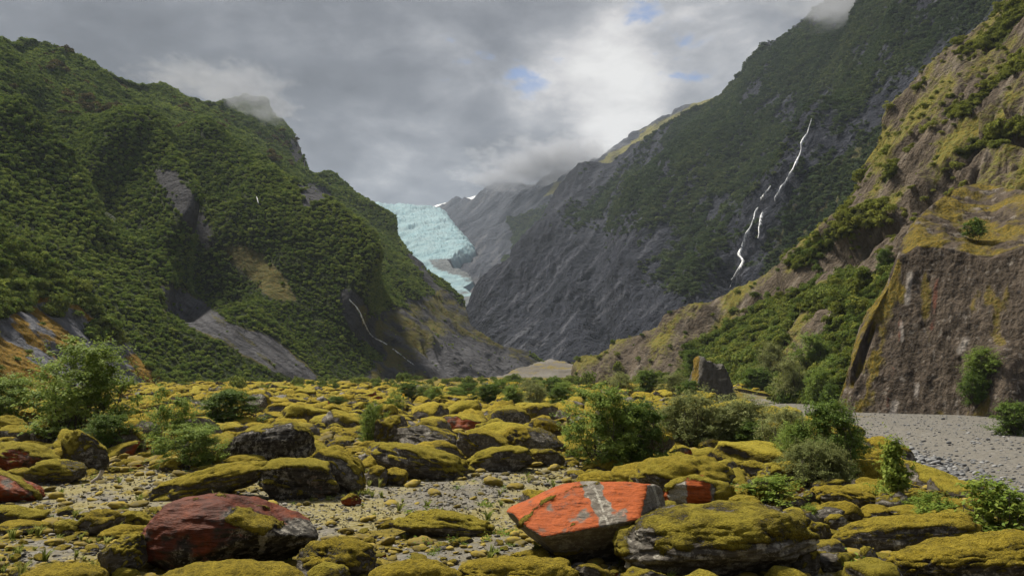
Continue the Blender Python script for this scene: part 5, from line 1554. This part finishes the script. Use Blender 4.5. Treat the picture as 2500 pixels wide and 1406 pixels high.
for i, (a_, b_, c_, d_, k_) in enumerate(band_b):
    S(k_, a_, b_, c_, d_, 'shrub filling the continuous scrub band along the river bank', 'scrub band along the river bank', seed=70 + i)
far_b = [(1150, 1235, 938, 988), (1215, 1290, 944, 992), (1270, 1345, 940, 996), (1330, 1400, 945, 1002), (1180, 1260, 930, 972), (1255, 1330, 926, 966), (1310, 1395, 924, 968), (1390, 1450, 950, 990), (1000, 1075, 940, 976), (1100, 1180, 936, 972), (1340, 1420, 935, 975)]
for i, (a_, b_, c_, d_) in enumerate(far_b):
    S(('dense', 'leafy', 'grey')[i % 3], a_, b_, c_, d_, 'bush in the low thicket across the valley floor below the moraine', 'thicket below the moraine', seed=30 + i)
mid_b = [(1470, 1560, 912, 968), (1540, 1625, 905, 966), (1600, 1700, 914, 968), (1650, 1720, 930, 975)]
for i, (a_, b_, c_, d_) in enumerate(mid_b):
    S(('grey', 'dense')[i % 2], a_, b_, c_, d_, 'bush in the thicket beside the standing rock', 'thicket beside the standing rock', seed=40 + i)
low_b = [(1800, 1900, 900, 975), (1880, 1985, 880, 985), (1960, 2050, 905, 998), (2000, 2060, 940, 1010), (1840, 1930, 840, 930), (1930, 2040, 820, 920)]
for i, (a_, b_, c_, d_) in enumerate(low_b):
    q, _n = R3.at(np.array([(a_ + b_) / 2.0]), np.array([d_ - 8.0]))
    S(('dense', 'grey', 'leafy')[i % 3], a_, b_, c_, d_, 'bush crowding the slope between standing rock and slab cliff', 'bushes below the slab cliff edge', seed=50 + i, where=q[0])
q, _n = R4.at(np.array([2385.0]), np.array([592.0]))
S('tree', 2352, 2418, 538, 596, 'lone dark windblown tree on the mossy top of the slab cliff', seed=60, where=q[0], name='small_tree', cat='tree', bury=0.02)
for i, (a_, b_, c_, d_, lb) in enumerate([(2345, 2440, 852, 930, 'upper bush clinging to the slab cliff face'), (2335, 2420, 910, 1000, 'lower bush growing at the slab cliff base'), (2112, 2165, 760, 850, 'dark bush on the edge of the slab cliff'), (1660, 1720, 855, 915, 'bush on the ledge above the standing rock'), (2130, 2190, 610, 680, 'bush tucked in the dark hollow beside the slab cliff')]):
    sl = R4 if i in (0, 1) else R3
    q, _n = sl.at(np.array([(a_ + b_) / 2.0]), np.array([d_ - 12.0]))
    S('dense' if i else 'leafy', a_, b_, c_, d_, lb, seed=61 + i, where=q[0] - np.array([0, 0.3, 0]))

# ------------------------------------------------------------------ standing rock, fallen slab, posts, driftwood
m_stand = terrain_mat('standing_rock_schist', (0.016, 0.015, 0.013), (0.105, 0.098, 0.088), (0.02, 0.03, 0.01), (0.03, 0.04, 0.01), (0.16, 0.10, 0.02), (0.10, 0.08, 0.02), (0.24, 0.23, 0.21), 0.9, 1.0, 0.5, streak=((0, -1.4, 0), (8, 1, 1)))
g = ground_at(1745, 972)
wq = 118 * g[1] / F
hq = float(P(1745, 882, g[1])[2]) - g[2]
v, f = rock_shape(702, (wq, wq * 0.6, hq * 1.15), 5, 7.0, 0, 0.8, 0, [((-0.95, -0.1, 0.30), 0.66), ((0.94, -0.15, 0.26), 0.74), ((0.05, -0.97, 0.2), 0.80)], 0.04, 0.0)
v[:, 2] += hq * 0.42
up_ = sstep(v[:, 2], hq * 0.75, hq * 0.95)
v[:, 2] -= up_ * hq * (0.10 * sstep(v[:, 0], -0.1, 0.2) - 0.16 * sstep(-v[:, 0], wq * 0.12, wq * 0.2) + 0.10 * fbm(v * np.array([1.5, 1.5, 0.0]) + 3, 3))
v += vnormals(v, f) * (0.30 * (fbm(v * np.array([1.1, 1.1, 0.10]) + v[:, 2:3] * np.array([0.10, 0, 0]), 4, 0.6, ridged=True) - 0.3) + 0.12 * fbm(v * 1.2, 3))[:, None]
ppx, ppy = to_pix(v + np.array([g[0], g[1] + wq * 0.3, g[2]]))
zs = zone(len(v), 0, 0.9 * sstep(12 - np.abs(ppx - 1698) + 10 * fbm(v, 3), 0, 8), 0.9 * np.exp(-(line_d(ppx, ppy, [(1757, 927), (1772, 925)]) / 2.2) ** 2), 0.5 + 0.9 * fbm(v * np.array([2.2, 2.2, 0.12]), 4))
o = link('standing_rock', mesh_np('standing_rock', v, f, m_stand, cols={'zone': zs}), label='tall grey schist rock standing alone amid thickets before the cliff', category='rock')
o.location = (g[0], g[1] + wq * 0.3, g[2])
g = ground_at(1835, 985)
v, f = rock_shape(703, (95 * g[1] / F, 1.2, 1.0), 4, 2.6, 3, 0.8, -34, (), 0.08)
z, n = rock_zone(v, f, 703, 0.7, 0, 0.2)
o = link('fallen_slab', rock_mesh('fallen_slab', v, f, z, n), label='narrow mossy slab sloping down beside the standing rock', category='rock')
o.location = P(1836, 957, g[1] - 2)

m_post = plain_mat('painted_post', (0.05, 0.10, 0.035), (0.07, 0.13, 0.05), 8, 0.6, 0.2)
m_wood = plain_mat('weathered_wood', (0.20, 0.16, 0.12), (0.42, 0.37, 0.31), 14, 0.85, 0.6, 0.01, (1, 1, 0.15))
m_cap = plain_mat('yellow_paint', (0.75, 0.45, 0.02), (0.80, 0.52, 0.03), 8, 0.5, 0.1)
def post(px, yt, yb, mat, label, cap_m, fr=0.25):
    g = ground_at(px, yb)
    h = float(P(px, yt, g[1])[2]) - g[2]
    r = max(0.05, 2.6 * g[1] / F)
    t = bpy.data.objects.new('marker_post', None); COL.objects.link(t); t.location = g
    t['label'], t['category'] = label, 'post'
    v, f = tube([(0, 0, -0.2), (0, 0, h * 0.4), (0.01, 0, h * (1 - fr))], r, r * 0.95, 8)
    link('shaft', mesh_np('shaft', v, f, mat), t)
    top = h
    v, f = tube([(0.01, 0, h * (1 - fr)), (0.01, 0, top - 0.02), (0.01, 0, top)], r * 1.12, r * 1.05, 8)
    v = np.concatenate([v, [[0.01, 0, top + 0.01]]]); k = len(v) - 1
    f = np.concatenate([f, [[k - 8 + i, k - 8 + (i + 1) % 8, k, k] for i in range(8)]])
    me = bpy.data.meshes.new('cap'); me.from_pydata(v.tolist(), [], [list(dict.fromkeys(q)) for q in f.tolist()]); me.materials.append(cap_m)
    link('cap', me, t)
post(984, 961, 990, m_post, 'thin green track marker post with yellow top in the boulder field', m_cap)
post(1710, 966, 1004, m_wood, 'pale wooden track marker post with orange top among grey-green shrubs', m_cap, 0.18)

g = ground_at(238, 1178)
pa = [P(222, 1178, g[1]), P(232, 1170, g[1] + 0.05), P(240, 1166, g[1] + 0.1), P(247, 1156, g[1] + 0.1), P(250, 1148, g[1] + 0.1)]
v, f = tube(np.array(pa) - g, 0.035, 0.055, 7)
o = link('driftwood', mesh_np('driftwood', v, f, m_wood), label='short bleached driftwood stick propped on the pale gravel', category='driftwood')
o.location = g

# ------------------------------------------------------------------ waterfalls
m_water = bpy.data.materials.new('white_water'); m_water.use_nodes = True
b = NB(m_water.node_tree)
co = b.n('ShaderNodeTexCoord').outputs['Object']
mp = b.n('ShaderNodeMapping', {'Vector': co, 'Scale': (1.0, 1.0, 0.12)})
n1 = b.noise(mp.outputs[0], 1.1, 5, 0.6)
bs = b.n('ShaderNodeBsdfPrincipled', {'Base Color': b.mix(b.ss(n1, 0.3, 0.6), (0.30, 0.32, 0.36), (0.62, 0.63, 0.66)), 'Roughness': 0.4})
veil = b.ss(b.m('ADD', b.attr('core'), b.m('MULTIPLY', b.m('SUBTRACT', n1, 0.5), 2.4)), 0.30, 1.1)
b.n('ShaderNodeOutputMaterial', {0: b.n('ShaderNodeMixShader', {0: veil, 1: b.n('ShaderNodeBsdfTransparent').outputs[0], 2: bs.outputs[0]}).outputs[0]})
rw = np.random.default_rng(8)
def cascade(name, slope, strands, label, out=1.2):
    t = bpy.data.objects.new(name, None); COL.objects.link(t)
    t['label'], t['category'] = label, 'waterfall'
    base = None
    for pts, wds in strands:
        pts = np.array(pts, float)
        s = np.r_[0, np.cumsum(np.hypot(*np.diff(pts, axis=0).T))]
        u = np.linspace(0, s[-1], max(8, int(s[-1] / 3)))
        x = np.interp(u, s, pts[:, 0]) + 0.9 * np.sin(u * 0.13 + rw.uniform(0, 6)) + 0.5 * np.sin(u * 0.37)
        y = np.interp(u, s, pts[:, 1])
        wd = np.interp(u, np.linspace(0, s[-1], len(wds)), wds) * (1 + 0.35 * np.sin(u * 0.31 + rw.uniform(0, 6)) + 0.25 * rw.normal(size=len(u)))
        wd = np.clip(wd, 0.6, 20)
        rows = []
        for k in (-1.0, -0.35, 0.35, 1.0):
            q, n = slope.at(x + k * wd * 0.5, y)
            rows.append(q + n * out * (1.0 if abs(k) < 0.5 else 0.35) + np.array([0, -out, 0]) * 0.5)
        # smooth the fall line a little so the water leaps off the ledges
        V = np.stack(rows, 1)
        for _ in range(6):
            V[1:-1] = 0.25 * V[:-2] + 0.5 * V[1:-1] + 0.25 * V[2:]
        if base is None:
            base = V[-1, 1].copy(); t.location = base
        link('water_strand', mesh_np('water_strand', (V - base).reshape(-1, 3), grid_faces(len(u), 4), m_water, attrs={'core': np.tile((0.0, 1.0, 1.0, 0.0), len(u))}), t)
cascade('waterfall', R2, [
    ([(1978, 302), (1968, 335), (1957, 365), (1942, 415), (1922, 448), (1906, 475), (1890, 500)], (2.5, 4, 5, 4.5, 3)),
    ([(1880, 462), (1866, 488), (1852, 515), (1840, 535), (1830, 570), (1820, 606)], (2.5, 3, 4, 6, 5.5)),
    ([(1866, 528), (1858, 560), (1852, 590)], (4, 4, 3)),
    ([(1814, 616), (1809, 634), (1818, 652), (1804, 674)], (6, 6, 7, 6)),
    ([(1804, 674), (1790, 692), (1777, 712)], (5, 4, 4))], 'long thin white waterfall dropping in steps down the dark mountain wall', 3.0)
cascade('waterfall', L1, [([(852, 734), (868, 752), (884, 786), (895, 812), (912, 828), (945, 846)], (2.5, 4, 4, 3.5, 2.5)), ([(958, 856), (985, 876), (1012, 896)], (3, 3, 2))], 'white waterfall at the foot of the forested mountain above the talus', 0.9)
cascade('waterfall', L1, [([(248, 532), (264, 541), (282, 556)], (1.5, 2.5, 1.5))], 'short slanting waterfall streak high in the forest', 2.4)
cascade('waterfall', L1, [([(631, 500), (635, 507), (638, 517)], (3, 2.5, 1.5))], 'tiny waterfall glint in the middle of the forested mountain', 3.2)

# ------------------------------------------------------------------ gravel, moss cushions, pale lichen, grass
def pebble(seed, mat):
    v, f = rock_shape(seed, (1, 0.8, 0.45), 2, 2.3, 4, 0.7, rough=0.12)
    return mesh_np('pebble', v, f, mat)
def obj_mat(name, cols, rough=0.8):
    m = bpy.data.materials.new(name); m.use_nodes = True
    b = NB(m.node_tree)
    t = b.attr('tone', 'INSTANCER')
    rp = b.n('ShaderNodeValToRGB', {0: t})
    e = rp.color_ramp.elements
    e[0].color = (*cols[0], 1); e[1].color = (*cols[-1], 1)
    for i, c in enumerate(cols[1:-1]):
        q = e.new((i + 1) / (len(cols) - 1)); q.color = (*c, 1)
    n = b.noise(b.n('ShaderNodeTexCoord').outputs['Object'], 4.0, 4, 0.6)
    bs = b.n('ShaderNodeBsdfPrincipled', {'Base Color': b.mix(b.ss(n, 0.3, 0.7, 0.0, 0.5), rp.outputs[0], (0.10, 0.095, 0.085)), 'Roughness': rough})
    bs.inputs['Specular IOR Level'].default_value = 0.12
    b.n('ShaderNodeOutputMaterial', {0: bs.outputs[0]})
    return m
m_peb = obj_mat('pebbles', [(0.06, 0.06, 0.06), (0.12, 0.115, 0.10), (0.16, 0.145, 0.115), (0.26, 0.24, 0.21)])
m_cob = obj_mat('river_cobbles', [(0.055, 0.058, 0.065), (0.12, 0.125, 0.135), (0.17, 0.175, 0.18), (0.30, 0.30, 0.30)])
m_tuft = obj_mat('pale_lichen', [(0.14, 0.11, 0.03), (0.20, 0.17, 0.07), (0.29, 0.265, 0.16), (0.42, 0.40, 0.31)], 0.95)
m_cush = obj_mat('moss_cushion', [(0.08, 0.062, 0.008), (0.18, 0.13, 0.011), (0.23, 0.17, 0.018), (0.29, 0.215, 0.028)], 0.95)
PEB = [pebble(800 + i, m_peb) for i in range(4)]
COB = [pebble(820 + i, m_cob) for i in range(4)]
def cushion(seed, mat, n=0.5):
    v, f = rock_shape(seed, (1, 0.9, n), 3, 2.1, 0, rough=0.22, strata=0)
    v = v + vnormals(v, f) * (0.045 * fbm(v * 9 + seed, 3))[:, None]
    return mesh_np('cushion', v, f, mat)
CUS = [cushion(840 + i, m_cush, 0.42) for i in range(4)]
def tuft_mesh(seed, mat, blades=24, wd=0.06, lean=0.6):
    rng = np.random.default_rng(seed)
    V, Fc = [], []
    for k in range(blades):
        a = rng.uniform(0, 6.28); ln = rng.uniform(0.5, 1.0); le = lean * rng.uniform(0.3, 1.2)
        d = np.array([math.cos(a), math.sin(a), 0]); s = np.array([-d[1], d[0], 0]) * wd * rng.uniform(0.6, 1.2)
        b0 = d * rng.uniform(0, 0.15)
        mid = b0 + d * le * 0.35 * ln + np.array([0, 0, 0.6 * ln]); tip = b0 + d * le * ln + np.array([0, 0, ln * (1 - 0.3 * le)])
        i = len(V)
        V += [b0 - s, b0 + s, mid + s * 0.8, mid - s * 0.8, tip + s * 0.1, tip - s * 0.1]
        Fc += [(i, i + 1, i + 2, i + 3), (i + 3, i + 2, i + 4, i + 5)]
    return mesh_np('tuft', np.array(V), np.array(Fc), mat, smooth=False, attrs={'lt': rng.random(len(V))})
m_grass = leaf_mat('grass_blades', (0.05, 0.07, 0.012), (0.13, 0.17, 0.03), (0.34, 0.34, 0.10), 0.35)
TUF = [tuft_mesh(860 + i, m_grass) for i in range(3)]
LIC = [tuft_mesh(870 + i, m_tuft, 30, 0.12, 0.9) for i in range(3)]
ml_w = leaf_mat('ground_weed_leaves', (0.05, 0.09, 0.015), (0.13, 0.20, 0.035), (0.28, 0.33, 0.07), 0.3)
WEED = []
for i in range(2):
    rg = np.random.default_rng(880 + i)
    q = rg.normal(size=(60, 3)) * (0.3, 0.3, 0.25); q[:, 2] = np.abs(q[:, 2]) + 0.05
    V, Fc, lt = leaf_cloud(q, np.tile((0, 0, 1.0), (60, 1)), 0.26, rg, 0.7, 0.45)
    WEED.append(mesh_np('weed', V, Fc, ml_w, smooth=False, attrs={'lt': lt}))


def spread(n, ylo, yhi, pw=1.6, pxr=(-100, 2600)):
    y = ylo + (rb.random(n) ** pw) * (yhi - ylo)
    ppx = rb.uniform(*pxr, n)
    x = (ppx - CX) / F * y
    z = gz(x, y)
    pos = np.stack([x, y, z], -1)
    a, c = to_pix(pos)
    return pos, a, c, river(x, y)
def lay(name, pos, size, meshes, tilt=0.2, flat=(0.7, 1.2), sink=0.15, tone=None, kind='stuff'):
    n = len(pos)
    s = size[:, None] * np.stack([rb.uniform(0.8, 1.25, n), rb.uniform(0.8, 1.25, n), rb.uniform(*flat, n)], -1)
    pos = pos.copy(); pos[:, 2] += sink * s[:, 2]
    scatter(name, pos, np.stack([rb.normal(size=n) * tilt, rb.normal(size=n) * tilt, rb.uniform(0, 6.28, n)], -1), s, rb.random(n) if tone is None else tone, rb.integers(0, len(meshes), n), meshes, kind=kind)

pos, a, c, r = spread(60000, 7.5, 34)
dens = 0.45 + 0.6 * fbm(pos / 1.3 + 3, 3) + 0.35 * (poly_sd(a, c, [(960, 1215), (1060, 1180), (1210, 1170), (1230, 1205), (1120, 1240), (980, 1240)]) > -10)
k = (r < 0.3) & (rb.random(len(pos)) < dens)
pos = pos[k]
lay('gravel', pos, np.clip(0.035 * np.exp(0.55 * rb.normal(size=len(pos))), 0.015, 0.16) * np.clip(pos[:, 1] / 16, 0.8, 1.6), PEB)
pos, a, c, r = spread(26000, 9, 75, 1.4, (1700, 2700))
strip = np.exp(-((pos[:, 0] - np.interp(pos[:, 1], BANK[:, 0], BANK[:, 1]) - 2.6) / 1.9) ** 2)
k = (r > 0.25) & (rb.random(len(pos)) < 0.35 + 0.9 * strip)
pos, strip = pos[k], strip[k]
lay('river_cobbles', pos, np.clip(0.075 * np.exp(0.5 * rb.normal(size=len(pos))) * (0.55 + 1.3 * strip), 0.03, 0.5) * np.clip(pos[:, 1] / 24, 0.8, 1.8), COB)
pos, a, c, r = spread(30000, 7.5, 30)
wz = sstep(np.maximum(poly_sd(a, c, [(1130, 1235), (1260, 1235), (1260, 1300), (1190, 1300), (900, 1290), (760, 1270), (780, 1240), (960, 1250)]), poly_sd(a, c, [(640, 1185), (760, 1180), (860, 1235), (720, 1240)])), -30, 20)
oz = sstep(poly_sd(a, c, OPEN), -30, 30)
k = (r < 0.3) & (rb.random(len(pos)) < 0.10 + 0.55 * oz * np.clip(0.5 + fbm(pos / 1.1, 3), 0, 1) + 0.6 * wz)
pos, wz = pos[k], wz[k]
lay('pale_lichen', pos, 0.028 * np.exp(0.35 * rb.normal(size=len(pos))) * np.clip(pos[:, 1] / 14, 0.8, 1.6), LIC, sink=0.0, tone=np.clip(0.25 + 0.45 * wz + 0.3 * rb.normal(size=len(pos)), 0, 1))
pos, a, c, r = spread(22000, 7.5, 60, 1.6)
oz = sstep(poly_sd(a, c, OPEN), -30, 30)
k = (r < 0.15) & (rb.random(len(pos)) < np.clip(0.55 + 1.2 * fbm(pos / 2.0 + 8, 3), 0, 1) * (1 - 0.75 * oz))
pos = pos[k]
lay('moss_cushions', pos, np.clip(0.12 * np.exp(0.6 * rb.normal(size=len(pos))), 0.03, 0.4) * np.clip(pos[:, 1] / 16, 0.8, 2.0), CUS, sink=0.12)
pos, a, c, r = spread(2600, 7.5, 60, 1.5)
k = (r < 0.5) & (fbm(pos / 2.5 + 1, 3) > 0.0)
pos = pos[k]
lay('grass', pos, 0.13 * np.exp(0.4 * rb.normal(size=len(pos))), TUF, 0.1, sink=0.0)
pos, a, c, r = spread(2600, 7.5, 45, 1.6)
k = (r < 0.6) & (fbm(pos / 2.0 + 40, 3) > 0.12)
pos = pos[k]
lay('ground_weeds', pos, 0.12 * np.exp(0.4 * rb.normal(size=len(pos))), WEED, 0.1, sink=0.0)
# low scrub along the foot of the slopes
n = 700
y = rb.uniform(110, 240, n); ppx = rb.uniform(380, 1500, n)
pos = np.stack([(ppx - CX) / F * y, y, gz((ppx - CX) / F * y, y)], -1)
k = fbm(pos / 18.0, 3) > 0.05
pos = pos[k]
lay('valley_scrub', pos, 0.9 * np.exp(0.35 * rb.normal(size=len(pos))), crowns_n, 0.1, sink=0.1)

# ------------------------------------------------------------------ cloud wisps on the tops, and the valley air
def mist(name, pts, dens, scale):
    m = bpy.data.materials.new(name); m.use_nodes = True
    b = NB(m.node_tree)
    tc = b.n('ShaderNodeTexCoord')
    d = b.vm('LENGTH', tc.outputs['Object'])
    nn = b.noise(b.vm('MULTIPLY', tc.outputs['Object'], (1.6, 1.0, 1.0)), scale, 5, 0.6)
    den = b.m('MULTIPLY', b.ss(b.m('ADD', b.m('SUBTRACT', 1.0, d), b.m('MULTIPLY', b.m('SUBTRACT', nn, 0.5), 1.9)), 0.25, 0.95), dens)
    pv = b.n('ShaderNodeVolumePrincipled', {'Color': (0.60, 0.62, 0.68, 1), 'Density': den})
    b.n('ShaderNodeOutputMaterial', {1: pv.outputs[0]})
    for (pxx, pyy, D, rx, ry, rz) in pts:
        d_, f_ = ico(3)
        o = link(name, mesh_np(name, d_ * 1.05, f_, m), kind='stuff')
        o.location = P(pxx, pyy, D)
        o.scale = (rx, ry, rz)
mist('mist', [(575, 215, 620, 62, 60, 22), (660, 268, 640, 34, 40, 13), (440, 185, 560, 50, 45, 12), (1340, 390, 1700, 210, 150, 66), (1225, 432, 1800, 150, 90, 40), (1395, 482, 1300, 40, 40, 14), (2090, 0, 690, 110, 70, 26)], 0.04, 2.0)
hz_me = bpy.data.meshes.new('haze')
x0, x1, y0, y1, z0, z1 = -1500, 2200, -40, 4300, -60, 900
vv = [(x, y, z) for x in (x0, x1) for y in (y0, y1) for z in (z0, z1)]
hz_me.from_pydata(vv, [], [(0, 1, 3, 2), (4, 6, 7, 5), (0, 4, 5, 1), (2, 3, 7, 6), (0, 2, 6, 4), (1, 5, 7, 3)])
m_hz = bpy.data.materials.new('valley_air'); m_hz.use_nodes = True
b = NB(m_hz.node_tree)
b.n('ShaderNodeOutputMaterial', {1: b.n('ShaderNodeVolumePrincipled', {'Color': (0.72, 0.83, 1.0, 1), 'Density': 0.000085}).outputs[0]})
hz_me.materials.append(m_hz)
link('haze', hz_me, kind='stuff')
